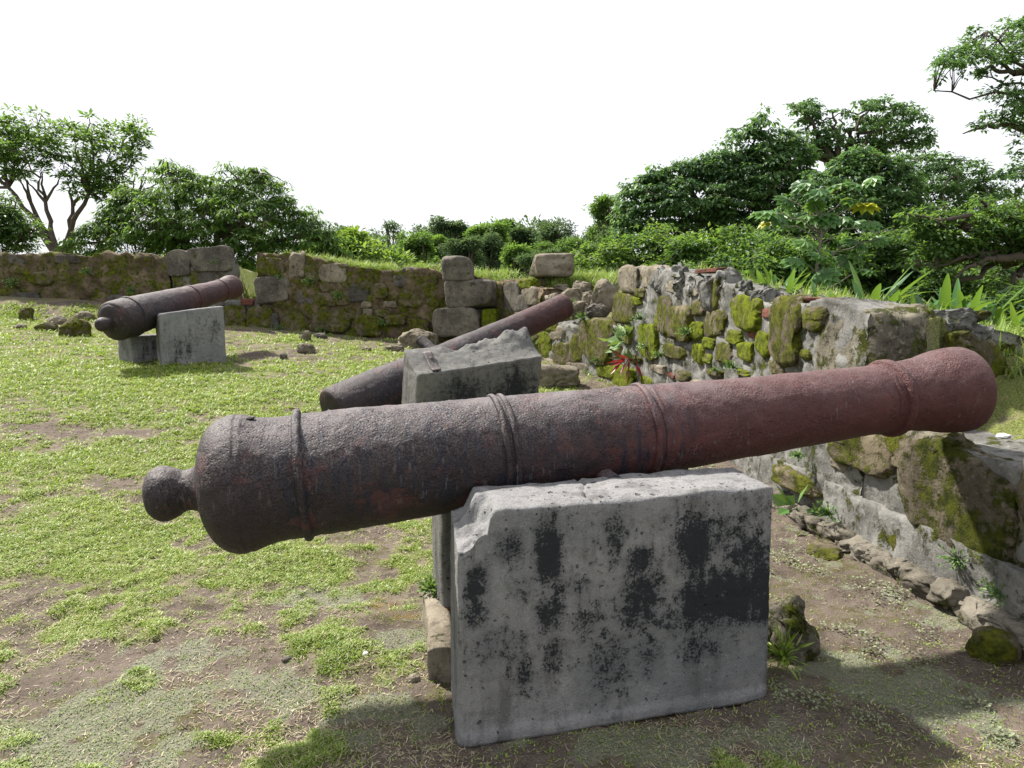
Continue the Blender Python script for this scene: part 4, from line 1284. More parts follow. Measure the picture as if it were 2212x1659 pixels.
seat(1712, 1415, 100, 100, 'knobbly mossy rock at the right end of the nearest pier', M['boulder'], 21, 0.3, 0.9, 0.42, 2.6, 0.2)
seat(1203, 838, 108, 42, 'long tan boulder at the foot of the wall behind the leaning pier', M['stone'], 22, 0.2, 0.6, 0.45, 3.6, 0.10)
seat(1795, 1196, 120, 22, 'flat half buried stone in the bare earth beside the low right wall', M['stone_olive'], 23, 1.0, 0.6, -0.1, 3.2, 0.12)
seat(2165, 1420, 100, 60, 'dark green mossy stone at the foot of the low wall, right edge', M['stone_olive'], 24, 0.8, 0.9, 0.25, 2.8, 0.1)
seat(658, 762, 34, 20, 'small brown rock on the grass below the rubble wall', M['stone'], 25, 0.2, 0.8, 0.4, 2.4, 0.16)
seat(611, 774, 17, 14, 'tiny pale round stone on the grass before the rubble wall', M['ashlar'], 26, 0.2, 0.9, 0.4, 2.3, 0.1)
seat(659, 738, 22, 18, 'upright pale stone at the foot of the rubble wall', M['stone'], 27, 0.2, 0.9, 0.4, 2.6, 0.16)
seat(690, 732, 26, 10, 'flat grey stone beside the upright pale stone', M['ashlar'], 28, 0.2, 0.9, 0.4, 2.6, 0.16)
seat(900, 752, 74, 36, 'broad pale slab lying before the stacked blocks', M['stone'], 29, -0.3, 0.8, 0.3, 3.0, 0.13)
seat(850, 757, 40, 16, 'small brown stone left of the broad pale slab', M['stone'], 30, -0.2, 0.8, 0.3, 2.6, 0.16)
seat(790, 757, 26, 10, 'flat tan stone alone in the grass before the wall', M['stone'], 33, -0.2, 0.8, 0.3, 2.6, 0.16)
seat(950, 727, 36, 16, 'grey mossy stone touching the lowest stacked block', M['stone_olive'], 34, 0.1, 0.8, 0.3, 2.6, 0.14)
seat(158, 727, 56, 40, 'large mossy rock on the earth slope left of the far cannon knob', M['stone_olive'], 35, 0.2, 0.8, 0.35, 2.6, 0.14)
seat(54, 692, 30, 28, 'mossy yellow stone at the foot of the left wall', M['stone_olive'], 36, 0.2, 0.8, 0.35, 2.6, 0.14)
seat(176, 690, 36, 18, 'pale flat stone on the slope above the far cannon knob', M['stone'], 37, 0.2, 0.8, 0.35, 2.6, 0.14)
seat(95, 716, 46, 20, 'grassy buried stone among rubble left of the large mossy rock', M['stone_olive'], 38, 0.2, 0.8, 0.2, 2.6, 0.14)
seat(120, 700, 40, 20, 'brown rubble stone on the slope below the left wall', M['stone'], 39, -0.4, 0.8, 0.3, 2.6, 0.18)
seat(40, 712, 26, 12, 'low brown stone at the left edge of the earth slope', M['stone'], 40, -0.4, 0.8, 0.3, 2.6, 0.18)
seat(893, 1503 - 15, 26, 16, 'small brown stone in shadow left of the nearest pier', M['stone'], 41, 0.4, 0.8, 0.3, 2.5, 0.12)
seat(790, 1430, 12, 7, 'white pebble on dark soil under the nearest cannon', M['litter'], 42, 0.4, 0.8, 0.4, 2.3, 0.1, name='pebble', cat='pebble')
seat(618, 1432, 20, 8, 'flat grey pebble among pale ground moss', M['ashlar'], 43, 0.4, 0.8, 0.4, 2.3, 0.1, name='pebble', cat='pebble')

# kerb stone and brick against the piers
k0, k1 = on_ground(925, 1478), on_ground(912, 1342)
kd = (k1 - k0)[:2]
kl = float(np.hypot(*kd))
V, Fq = box_surface(kl, 0.105, 0.17, 0.012)
kd /= kl
kv = np.array([-kd[1], kd[0]])
wr = np.exp(-(np.minimum(V[:, 1], 0.105 - V[:, 1]) + np.abs(0.17 - V[:, 2])) / 0.02)
V[:, 2] -= 0.016 * wr
V = V + vec_noise(V, 9, 3, 7) * 0.010
V[:, 1] += 0.015 * np.sin(V[:, 0] * 5)
W_ = np.array([k0[0], k0[1], -0.02]) + V[:, :1] * np.append(kd, 0) - V[:, 1:2] * np.append(kv, 0) + V[:, 2:] * np.array([0, 0, 1.0])
o = mesh_obj('kerb_stone', W_, Fq, M['stone'], loc=(k0[0], k0[1], 0))
tag(o, 'long tan kerb stone lying against the left end of the nearest pier', 'kerb stone')
bk = on_ground(962, 1385)
V, Fq = stone_mesh((bk[0] + 0.03, bk[1] + 0.10, 0.10), (-1, -0.1, 0), 0.22, 0.10, 0.09, 55, 8, 0.03)
tag(mesh_obj('brick', V, Fq, M['brick'], loc=(bk[0], bk[1], 0.04)), 'red brick wedged between the kerb stone and the nearest pier', 'brick')
c = at(2122, 930, 3.85)
V, Fq = stone_mesh((c[0] + 0.12, c[1], gzs(c[0] + 0.12, c[1]) + 0.02), (0.2, -1, 0), 0.09, 0.03, 0.05, 58, 2.4, 0.2, res=12)
tag(mesh_obj('paper_scrap', V, Fq, M['litter'], loc=(c[0] + 0.12, c[1], gzs(c[0] + 0.12, c[1]))), 'crumpled white scrap lying behind the nearest muzzle', 'litter')
c = at(2150, 818, 4.55)
V, Fq = stone_mesh((c[0] + 0.03, c[1], c[2]), (0.2, -1, 0), 0.16, 0.075, 0.11, 59, 8, 0.03, res=16)
mesh_obj('brick', V, Fq, M['brick'], merlon)

# ------------------------------------------------------------ blades, leaves, trees
def blades(P, az, L, W, lean, curl, tint):
    """curved grass blades: two stacked quads and a tip"""
    n = len(P)
    d = np.stack([np.cos(az), np.sin(az), np.zeros(n)], 1)
    s = np.stack([-np.sin(az), np.cos(az), np.zeros(n)], 1)
    up = np.array([0, 0, 1.0])
    c0 = P
    a1 = lean
    a2 = lean + curl
    c1 = c0 + (d * np.sin(a1)[:, None] + up * np.cos(a1)[:, None]) * (L * 0.5)[:, None]
    c2 = c1 + (d * np.sin(a2)[:, None] + up * np.cos(a2)[:, None]) * (L * 0.5)[:, None]
    w = (s * (W / 2)[:, None])
    V = np.stack([c0 - w * 0.7, c0 + w * 0.7, c1 - w, c1 + w, c2], 1).reshape(-1, 3)
    b = np.arange(n)[:, None] * 5
    Fq = np.concatenate([b + [0, 1, 3], b + [0, 3, 2], b + [2, 3, 4]])
    return V, Fq, np.repeat(tint, 5)

def leaves(B, d, nrm, L, W, fold, tint):
    """folded diamond leaves"""
    n = len(B)
    d = d / (np.linalg.norm(d, axis=1)[:, None] + 1e-9)
    s = np.cross(d, nrm)
    s /= np.linalg.norm(s, axis=1)[:, None] + 1e-9
    nn = np.cross(s, d)
    m = B + d * (L * 0.45)[:, None] + nn * (fold * W)[:, None]
    V = np.stack([B, m + s * (W / 2)[:, None], m - s * (W / 2)[:, None], B + d * L[:, None] - nn * (fold * 0.3 * W)[:, None]], 1).reshape(-1, 3)
    b = np.arange(n)[:, None] * 4
    return V, np.concatenate([b + [0, 1, 3], b + [0, 3, 2]]), np.repeat(tint, 4)

def rand_unit(r, n):
    v = r.normal(size=(n, 3))
    return v / np.linalg.norm(v, axis=1)[:, None]

def limb(a, b, r0, r1, rr, sag=0.15, n=7, wob=0.08):
    a, b = np.asarray(a, float), np.asarray(b, float)
    t = np.linspace(0, 1, n)[:, None]
    L = np.linalg.norm(b - a)
    p = a + (b - a) * t
    p[:, 2] += (np.sin(t[:, 0] * np.pi) * sag * L * 0.5)
    w = rr.normal(size=(n, 3)) * wob * L * 0.35
    w[0] = w[-1] = 0
    return tube(p + w * np.sin(t * np.pi), np.linspace(r0, r1, n), 7)

def tree(name, label, base, lobes, leaf, mat, seed, trunk_r=0.16, fork=None, cat='tree', group=None, clumps=34, per=34, clump_r=0.42, droop=0.4, bark='bark',
         hollow=0.5, twig=True, stems=None, flat=0.75, limbs=(), squash=1.0):
    """lobes: (px, py, rx_px, ry_px, depth); leaf = (length, width)"""
    r = np.random.default_rng(seed)
    base = np.asarray(base, float)
    root = thing(name, label, cat, tuple(base), group)
    tr, cr = Soup(), Soup()
    cs = [np.asarray(at(l[0], l[1], l[4])) for l in lobes]
    fk = np.asarray(fork, float) if fork is not None else base * 0.5 + np.mean(cs, axis=0) * 0.5
    starts = [fk]
    if stems:
        starts = [np.asarray(s) for s in stems]
        for s in starts:
            V, Fq = limb(base + r.normal(size=3) * [0.2, 0.2, 0], s, trunk_r, trunk_r * 0.6, r, 0.02)
            tr.add(V, Fq)
    else:
        V, Fq = limb(base, fk, trunk_r, trunk_r * 0.75, r, 0.0)
        tr.add(V, Fq)
    for l, c in zip(lobes, cs):
        d = l[4]
        rx, rz = l[2] * d / F, l[3] * d / F * squash
        ry = rx * flat
        den = l[5] if len(l) > 5 else 1.0
        st = min(starts, key=lambda q: np.linalg.norm(q - c))
        V, Fq = limb(st, c - [0, 0, rz * 0.4], trunk_r * 0.55, trunk_r * 0.22, r, 0.12)
        tr.add(V, Fq)
        nc = max(4, int(clumps * den))
        u = rand_unit(r, nc)
        u[:, 2] = np.where(u[:, 2] < -0.45, -u[:, 2], u[:, 2])
        rad = hollow + (1.12 - hollow) * r.random(nc) ** 0.75
        rad = np.where(r.random(nc) < 0.10, rad * 1.18, rad)
        ctr = c + u * rad[:, None] * np.array([rx, ry, rz])
        if twig:
            for q in ctr[:max(3, nc // 3)]:
                V, Fq = limb(c - [0, 0, rz * 0.35], q, trunk_r * 0.20, trunk_r * 0.05, r, 0.1, 5)
                tr.add(V, Fq)
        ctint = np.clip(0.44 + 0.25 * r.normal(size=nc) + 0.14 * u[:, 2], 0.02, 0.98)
        nl = per
        cc = np.repeat(ctr, nl, 0)
        uu = np.repeat(u, nl, 0)
        g = rand_unit(r, nc * nl)
        g[:, 2] = g[:, 2] * 0.7
        size = clump_r * (0.65 + 0.7 * r.random(nc))
        rr_ = np.repeat(size, nl) * (0.25 + 0.75 * r.random(nc * nl) ** 0.7)
        B = cc + g * rr_[:, None]
        dirn = g * 0.9 + uu * 0.5 + r.normal(size=B.shape) * 0.35
        dirn[:, 2] -= droop
        nrm = rand_unit(r, len(B)) * 0.55 + np.array([0, 0, 0.9]) + uu * 0.35
        Lf = leaf[0] * (0.65 + 0.6 * r.random(len(B)))
        V, Fq, tt = leaves(B, dirn, nrm, Lf, leaf[1] * (0.7 + 0.5 * r.random(len(B))), np.full(len(B), 0.18),
                           np.clip(np.repeat(ctint, nl) + 0.14 * r.normal(size=len(B)), 0, 1))
        cr.add(V, Fq, tt)
    for (a_, b_, r0, r1) in limbs:
        V, Fq = limb(at(*a_), at(*b_), r0, r1, r, 0.12, 10, 0.12)
        tr.add(V, Fq)
    tr.build('trunk', M[bark], root)
    cr.build('crown', M[mat], root, smooth=False)
    return root

def gbase(px, d, dy=0.0):
    x = float(at(px, 640, d)[0])
    return (x, d + dy, gzs(x, d + dy) - 0.1)

def canopy(name, label, base, outline, d, leaf, mat, seed, dens=9.0, clump_r=(0.18, 0.34), per=24, droop=0.5, trunk_r=0.18, forks=(), limbs=(), bark='bark',
           thick=0.8, hole=0.30, hscale=0.028, cat='tree', group=None, tint0=0.42, nlimb=12, bole=None, loose_px=15):
    """a tree whose crown fills a known outline at distance d with many separate leaf tufts on twigs"""
    r = np.random.default_rng(seed)
    base = np.asarray(base, float)
    root = thing(name, label, cat, tuple(base), group)
    tr, cr = Soup(), Soup()
    polys = outline if isinstance(outline[0][0], (tuple, list)) else [outline]
    C_, E_ = [], []
    for pl in polys:
        pl = np.array(pl, float)
        x0, y0 = pl.min(0)
        x1, y1 = pl.max(0)
        n = int((x1 - x0) * (y1 - y0) / 1000 * dens * 1.6) + 6
        px, py = r.uniform(x0 - loose_px, x1 + loose_px, n), r.uniform(y0 - loose_px, y1 + loose_px, n)
        ins = np.zeros(n, bool)
        dist = np.full(n, 1e9)
        for i in range(len(pl)):
            ax_, ay_ = pl[i]
            bx_, by_ = pl[(i + 1) % len(pl)]
            cond = ((ay_ > py) != (by_ > py))
            with np.errstate(divide='ignore', invalid='ignore'):
                xi = (bx_ - ax_) * (py - ay_) / (by_ - ay_) + ax_
            ins ^= cond & (px < xi)
            L2 = (bx_ - ax_) ** 2 + (by_ - ay_) ** 2 + 1e-9
            t = np.clip(((px - ax_) * (bx_ - ax_) + (py - ay_) * (by_ - ay_)) / L2, 0, 1)
            dist = np.minimum(dist, np.hypot(px - ax_ - t * (bx_ - ax_), py - ay_ - t * (by_ - ay_)))
        hol = fbm2(px, py * 1.5, hscale, 3, seed)
        loose = dist < loose_px * r.random(n) ** 2 + 2
        k = (ins | (loose & (r.random(n) < 0.45))) & (hol > hole + 0.12 * r.random(n))
        k &= ~(ins & (dist < 12) & (r.random(n) < 0.25))
        px, py, dist = px[k], py[k], dist[k]
        th = np.minimum(dist, 90) * d / F * thick + 0.25
        dd = d + th * r.uniform(-1, 1, len(px))
        # keep the apparent outline while the depth varies
        C_.append(at(px, py, dd))
        E_.append(dist)
    ctr = np.concatenate(C_)
    edge = np.concatenate(E_)
    nc = len(ctr)
    fk = [np.asarray(at(*f)) for f in forks] or [base * 0.45 + ctr.mean(0) * 0.55]
    start = base
    if bole is not None:
        start = np.asarray(at(*bole))
        V, Fq = limb(base, start, trunk_r * 1.5, trunk_r * 1.2, r, 0.0)
        tr.add(V, Fq)
    for f in fk:
        V, Fq = limb(start + r.normal(size=3) * [0.15, 0.15, 0], f, trunk_r, trunk_r * 0.5, r, 0.04)
        tr.add(V, Fq)
        for q in ctr[np.argsort(np.linalg.norm(ctr - f, axis=1))[[0, 3, 9]]]:
            V, Fq = limb(f, q, trunk_r * 0.5, trunk_r * 0.12, r, 0.06)
            tr.add(V, Fq)
    # main limbs reach well-spread tufts, twigs join the rest
    pick = [int(r.integers(nc))]
    dm = np.linalg.norm(ctr - ctr[pick[0]], axis=1)
    for _ in range(min(nlimb, nc) - 1):
        pick.append(int(dm.argmax()))
        dm = np.minimum(dm, np.linalg.norm(ctr - ctr[pick[-1]], axis=1))
    nodes = []
    for p_ in pick:
        f = min(fk, key=lambda q: np.linalg.norm(q - ctr[p_]))
        t = np.linspace(0, 1, 9)[:, None]
        P = f + (ctr[p_] - f) * t
        L = np.linalg.norm(ctr[p_] - f)
        w = r.normal(size=(9, 3)) * 0.045 * L
        P = P + w * np.sin(t * np.pi)
        P[:, 2] += np.sin(t[:, 0] * np.pi) * 0.06 * L
        V, Fq = tube(P, np.linspace(trunk_r * 0.5, trunk_r * 0.10, 9), 6)
        tr.add(V, Fq)
        nodes.append(P[2:])
    nodes = np.concatenate(nodes)
    for q in ctr[::3]:
        j = np.linalg.norm(nodes - q, axis=1).argmin()
        V, Fq = limb(nodes[j], q, trunk_r * 0.13, trunk_r * 0.04, r, 0.08, 5)
        tr.add(V, Fq)
    for (a_, b_, r0, r1) in limbs:
        V, Fq = limb(at(*a_), at(*b_), r0, r1, r, 0.12, 10, 0.12)
        tr.add(V, Fq)
    R_ = r.uniform(clump_r[0], clump_r[1], nc) * np.where(edge < 8, 0.8, 1.0)
    ctint = np.clip(tint0 + 0.24 * r.normal(size=nc), 0.02, 0.98)
    csize = np.repeat(r.uniform(0.6, 1.3, nc), per)
    N = nc * per
    g = rand_unit(r, N)
    g[:, 2] = np.where(g[:, 2] < -0.2, -g[:, 2] * 0.6, g[:, 2])
    rr_ = np.repeat(R_, per) * (0.35 + 0.65 * r.random(N) ** 0.6)
    B = np.repeat(ctr, per, 0) + g * rr_[:, None] * np.array([1, 1, 0.62])
    dirn = g * [1, 1, 0.6] + r.normal(size=(N, 3)) * 0.28
    dirn[:, 2] -= droop * (0.6 + 0.8 * r.random(N))
    nrm = rand_unit(r, N) * 0.5 + np.array([0, 0, 0.8]) + g * 0.5
    V, Fq, tt = leaves(B, dirn, nrm, leaf[0] * (0.6 + 0.7 * r.random(N)) * csize, leaf[1] * (0.6 + 0.6 * r.random(N)) * csize, np.full(N, 0.18),
                       np.clip(np.repeat(ctint, per) + 0.16 * r.normal(size=N), 0, 1))
    cr.add(V, Fq, tt)
    tr.build('trunk', M[bark], root)
    cr.build('crown', M[mat], root, smooth=False)
    return root

Z1 = lambda pts: [(.3581 * a, 216 + .3581 * b) for a, b in pts]
Z3 = lambda pts: [(1242 + .4385 * a, 189 + .4385 * b) for a, b in pts]
Z5 = lambda pts: [(1296 + .3418 * a, 189 + .3418 * b) for a, b in pts]
# left group
canopy('broadleaf_tree', 'tall airy tree with bare forking stems at the far left', gbase(120, 24),
       [Z1([(-260, 150), (0, 140), (60, 100), (130, 130), (170, 160), (230, 170), (290, 180), (300, 140), (420, 105), (480, 110), (560, 130), (600, 120), (640, 150), (620, 200), (690, 180), (770, 150), (850, 150), (860, 190), (840, 260), (870, 270),
            (820, 320), (790, 400), (760, 440), (780, 520), (740, 580), (640, 600), (540, 560), (480, 600), (430, 520), (350, 480), (420, 400), (380, 350), (300, 380), (230, 440), (160, 480), (60, 470), (-260, 520)]), Z1([(230, 75), (310, 65), (325, 95), (260, 115)])],
       24, (0.17, 0.075), 'leaf_mid', 101, dens=12, clump_r=(.2, .36), per=24, droop=.3, trunk_r=.11, forks=[(18, 405, 24), (66, 436, 24.3), (98, 436, 24), (157, 446, 24.2), (192, 418, 24)], bole=(132, 548, 24), thick=.9, hole=.36, hscale=.035, nlimb=18)
canopy('broadleaf_tree', 'dark dense tree cut off by the left edge of the picture', gbase(-30, 19), Z1([(-400, 500), (0, 590), (60, 610), (120, 660), (150, 720), (200, 760), (220, 830), (200, 900), (0, 910), (-400, 910)]),
       19, (0.14, 0.05), 'leaf_dark', 103, dens=16, clump_r=(.16, .3), per=30, trunk_r=.14, hole=.22)
canopy('mango_tree', 'broad dome shaped tree with drooping leaf tufts behind the pier', gbase(440, 22),
       Z1([(390, 920), (470, 800), (600, 700), (680, 620), (720, 560), (790, 490), (830, 440), (900, 410), (1000, 395), (1060, 430), (1130, 410), (1190, 450), (1290, 450), (1330, 425), (1420, 415), (1500, 420), (1580, 460), (1680, 510), (1740, 570),
           (1790, 650), (1890, 680), (1940, 760), (2030, 790), (2060, 850), (2060, 1000), (1500, 1020), (1000, 980), (500, 950)]),
       22, (0.20, 0.055), 'leaf_mid', 105, dens=13, clump_r=(.16, .30), per=24, droop=.85, trunk_r=.2, hole=.27, hscale=.03, forks=[(400, 520, 22), (470, 500, 22)], thick=.9, nlimb=16)
tree('bush', 'pale green leafy bush beyond the wall crest right of the dome shaped tree', gbase(790, 24), [(770, 540, 40, 28, 24), (800, 560, 44, 24, 23.5), (745, 560, 36, 20, 23.6), (760, 520, 20, 16, 24.2, .6), (850, 575, 40, 14, 23), (700, 570, 50, 14, 23)],
     (0.22, 0.10), 'leaf_lime', 107, 0.10, cat='bush', clumps=30, per=26, clump_r=0.32)

# far forest: single trees on the slope beyond
far = [  # px, top py, half width, crown half height, depth, label, mat
    (745, 520, 24, 26, 46, 'small light tree standing alone against the sky past the dome shaped tree', 'leaf_far'),
    (838, 505, 36, 22, 60, 'umbrella shaped far tree with sky showing through its thin crown', 'leaf_far'),
    (808, 528, 30, 26, 52, 'round far tree below the umbrella shaped one', 'leaf_far'),
    (850, 530, 32, 30, 50, 'dark far tree in front of the umbrella shaped one', 'leaf_dark'),
    (905, 505, 26, 20, 66, 'thin branching far tree just left of the broad skyline crown', 'leaf_far'),
    (960, 505, 48, 26, 64, 'broad rounded crown at the middle of the distant skyline', 'leaf_far'),
    (900, 545, 42, 34, 46, 'yellowish far tree low behind the wall, left of the perched block', 'leaf_mid'),
    (945, 532, 34, 20, 54, 'flat topped far tree over the yellowish one', 'leaf_mid'),
    (1000, 550, 44, 34, 44, 'dark bushy far tree right behind the perched block', 'leaf_far'),
    (1058, 512, 46, 26, 60, 'wide pale far tree on the skyline above the perched block', 'leaf_mid'),
    (1090, 498, 16, 14, 66, 'small dark tuft tree poking above the skyline', 'leaf_dark'),
    (1070, 545, 46, 34, 46, 'tall shaggy far tree between the perched block and the pale block', 'leaf_far'),
    (1130, 520, 34, 22, 62, 'low far tree just right of the small dark tuft tree', 'leaf_far'),
    (1120, 565, 40, 30, 38, 'olive far bush tree left of the pale squared block', 'leaf_mid'),
    (1165, 570, 44, 32, 36, 'rounded olive far tree behind the pale squared block', 'leaf_far'),
    (1185, 492, 30, 12, 74, 'thin hazy tree topping the skyline near the right hill', 'leaf_far'),
    (1235, 520, 70, 40, 50, 'great flat domed far tree with many small crowns', 'leaf_far'),
    (1215, 560, 60, 34, 42, 'dark far tree under the great flat domed one', 'leaf_dark'),
    (1320, 470, 46, 36, 48, 'tall round yellow green far tree beside the big right tree', 'leaf_mid'),
    (1290, 560, 60, 40, 40, 'dark far tree below the yellow green one', 'leaf_dark'),
    (1340, 530, 50, 50, 46, 'deep green far tree partly behind the big right tree', 'leaf_far'),
    (1000, 520, 60, 20, 78, 'distant tree filling the skyline dip behind the broad crown', 'leaf_far'),
    (1150, 540, 60, 26, 70, 'distant tree on the slope behind the olive ones', 'leaf_far'),
    (870, 560, 60, 26, 56, 'shadowy far tree low behind the wall crest', 'leaf_far'),
    (780, 560, 60, 24, 54, 'far tree filling the gap behind the pale green bush', 'leaf_far'),
    (690, 545, 60, 30, 60, 'far tree seen past the edge of the dome shaped tree', 'leaf_far')]
for k, (px, py, hw, hh, d, lab, mt) in enumerate(far):
    r = np.random.default_rng(900 + k)
    thin = 'thin' in lab or 'umbrella' in lab
    lb = []
    hh = hh * 1.12
    py = py - 4
    for q in range(11 if not thin else 7):
        a = r.uniform(0, 2 * math.pi)
        m = math.sqrt(r.random())
        sz = r.uniform(0.26, 0.46)
        lb.append((px + math.cos(a) * hw * 0.80 * m, py + math.sin(a) * hh * 0.72 * m, hw * sz, hh * sz * (0.85 if not thin else 0.5), d + math.sin(a) * hw * d / F * 0.7 * m, 0.55 if not thin else 0.3))
    if not thin:
        lb.append((px, py + hh * 0.9, hw * 1.0, hh * 0.7, d, 1.0))
        lb.append((px, py + hh * 1.9, hw * 1.05, hh * 0.8, d, 1.0))
    s = d / 46.0
    tree('forest_tree', lab, gbase(px, d), lb, (0.19 * s, 0.115 * s), mt, 1200 + k, 0.22, group='far forest trees beyond the wall', clumps=34 if not thin else 16, per=26, clump_r=0.34 * s, droop=0.2, twig=thin, hollow=0.6, flat=0.9)
# the mass of woods behind them
wr_ = np.random.default_rng(5)
ws = Soup()
for k in range(1900):
    a = wr_.uniform(-0.95, 0.95)
    dist = wr_.uniform(78, 165)
    x, y = math.sin(a) * dist, math.cos(a) * dist
    zz = gzs(x, y) + wr_.uniform(2.0, 8.6)
    n = 170
    g = rand_unit(wr_, n)
    B = np.array([x, y, zz]) + g * np.array([3.2, 3.2, 2.0]) * (0.4 + 0.6 * wr_.random((n, 1)))
    V, Fq, tt = leaves(B, g + wr_.normal(size=(n, 3)) * 0.5, rand_unit(wr_, n) + [0, 0, 1], 0.40 + 0.25 * wr_.random(n), 0.26 + 0.16 * wr_.random(n), np.full(n, 0.15), np.clip(0.4 + 0.2 * wr_.normal() + 0.12 * wr_.normal(size=n), 0, 1))
    ws.add(V, Fq, tt)
tag(ws.build('forest', M['leaf_far'], smooth=False), kind='stuff')

# right group
canopy('broadleaf_tree', 'big spreading tree with broad leaf clusters right of the sky gap', gbase(1620, 23),
       Z5([(95, 960), (105, 830), (130, 720), (170, 640), (230, 590), (330, 530), (430, 530), (490, 480), (570, 460), (640, 470), (690, 410), (740, 390), (800, 440), (850, 420), (930, 400), (830, 370), (820, 330), (860, 300), (915, 290), (905, 260), (960, 240), (980, 200),
           (1050, 180), (1100, 225), (1105, 270), (1060, 285), (1170, 280), (1230, 300), (1300, 280), (1340, 420), (1300, 560), (1250, 720), (1100, 900), (800, 960)]),
       23, (0.15, 0.10), 'leaf_blue', 111, dens=14, clump_r=(.17, .34), per=24, droop=.8, trunk_r=.24, forks=[(1640, 490, 23), (1560, 470, 23)], hole=.21, hscale=.03, nlimb=20,
       limbs=[((1640, 490, 23), (1500, 440, 23), .14, .06), ((1640, 490, 23), (1540, 540, 22.8), .12, .05), ((1640, 490, 23), (1690, 380, 23), .14, .05)])
canopy('broadleaf_tree', 'tall crooked tree with a thick dark fork against the sky', gbase(1815, 25),
       [Z5([(1200, 170), (1230, 110), (1290, 80), (1360, 90), (1390, 140), (1400, 180), (1350, 250), (1400, 210), (1480, 230), (1540, 250), (1610, 235), (1640, 280), (1660, 170), (1640, 120), (1620, 90), (1700, 65), (1790, 75), (1880, 80), (1890, 110), (1980, 120),
            (2030, 160), (2060, 240), (2090, 310), (2095, 370), (2050, 410), (1990, 400), (1930, 350), (1850, 380), (1720, 400), (1640, 400), (1560, 420), (1400, 410), (1320, 400), (1280, 330), (1250, 290), (1330, 260), (1320, 230), (1250, 200)]),
        Z5([(1495, 130), (1560, 85), (1600, 140), (1580, 180), (1520, 190)])],
       25, (0.15, 0.095), 'leaf_blue', 113, dens=11, clump_r=(.17, .32), per=24, droop=.8, trunk_r=.22, forks=[(1810, 368, 25)], hole=.33, hscale=.032, nlimb=18,
       limbs=[((1810, 368, 25), (1740, 325, 25), .13, .07), ((1810, 368, 25), (1900, 320, 25), .13, .07), ((1900, 320, 25), (1985, 300, 25), .06, .02), ((1740, 325, 25), (1755, 250, 25), .06, .02), ((1810, 300, 25), (1822, 245, 25), .04, .015), ((1755, 270, 25), (1830, 245, 25), .035, .012)])
canopy('broadleaf_tree', 'dense green tree low behind the lobed leaf sapling', gbase(1900, 20),
       Z5([(1000, 960), (1060, 840), (1180, 760), (1300, 620), (1430, 500), (1560, 430), (1720, 420), (1780, 480), (1850, 460), (1920, 470), (1950, 530), (2030, 600), (2070, 700), (2060, 900), (1900, 1060), (1400, 1100), (1200, 1040), (1000, 1060)]),
       20, (0.13, 0.085), 'leaf_blue', 115, dens=15, clump_r=(.15, .30), per=24, droop=.7, trunk_r=.2, hole=.18, nlimb=14)
canopy('broadleaf_tree', 'thin topped tree with small leaves near the right edge', gbase(2090, 21),
       Z3([(1660, 375), (1720, 335), (1830, 345), (1880, 345), (1960, 370), (2020, 385), (1990, 430), (2090, 430), (2130, 400), (2212, 380), (2420, 340), (2420, 700), (1900, 700), (1760, 620), (1690, 500)]),
       21, (0.13, 0.08), 'leaf_blue', 117, dens=12, clump_r=(.16, .30), per=22, droop=.6, trunk_r=.16, hole=.29, hscale=.035, nlimb=16, bark='bark_pale')
canopy('broadleaf_tree', 'dark glossy tree leaning in from the right with a thick low limb', gbase(2330, 11.5),
       [Z3([(1670, 650), (1750, 640), (1850, 640), (1950, 600), (2050, 600), (2212, 560), (2450, 540), (2450, 900), (2212, 850), (2150, 790), (2080, 830), (2010, 800), (1940, 870), (1880, 840), (1810, 920), (1740, 860), (1700, 850), (1680, 750)]), [(2150, 610), (2320, 590), (2320, 690), (2200, 690), (2160, 650)]],
       11.7, (0.085, 0.045), 'leaf_mid', 119, dens=24, clump_r=(.09, .22), per=24, droop=.6, trunk_r=.16, forks=[(2230, 560, 11.7)], hole=.33, hscale=.024, loose_px=34, nlimb=14, tint0=.35,
       limbs=[((2330, 600, 11.4), (2150, 558, 11.4), .095, .065), ((2150, 558, 11.4), (2010, 582, 11.4), .05, .015), ((2150, 558, 11.4), (2060, 600, 11.2), .05, .015)])
canopy('broadleaf_tree', 'overhanging tree with dark branches entering at the upper right', gbase(2420, 14.5),
       [[(2012, 190), (2022, 120), (2060, 108), (2085, 100), (2090, 70), (2130, 55), (2160, 60), (2185, 48), (2360, 40), (2360, 170), (2230, 160), (2160, 145), (2100, 165), (2040, 150)],
        [(2120, 205), (2150, 190), (2200, 185), (2360, 190), (2360, 310), (2212, 300), (2150, 268), (2105, 285), (2120, 240)], [(2180, 320), (2240, 300), (2240, 360), (2200, 350)]],
       14.5, (0.10, 0.05), 'leaf_blue', 121, dens=11, clump_r=(.09, .20), per=20, droop=.45, trunk_r=.10, forks=[(2330, 260, 14.5)], hole=.38, hscale=.05, nlimb=14, thick=1.3, tint0=.36,
       limbs=[((2330, 200, 14.5), (2190, 158, 14.5), .10, .07), ((2190, 158, 14.5), (2110, 152, 14.5), .05, .02), ((2330, 320, 14.5), (2170, 270, 14.5), .09, .05), ((2170, 270, 14.5), (2080, 289, 14.5), .045, .012), ((2190, 158, 14.5), (2110, 120, 14.5), .04, .015)])
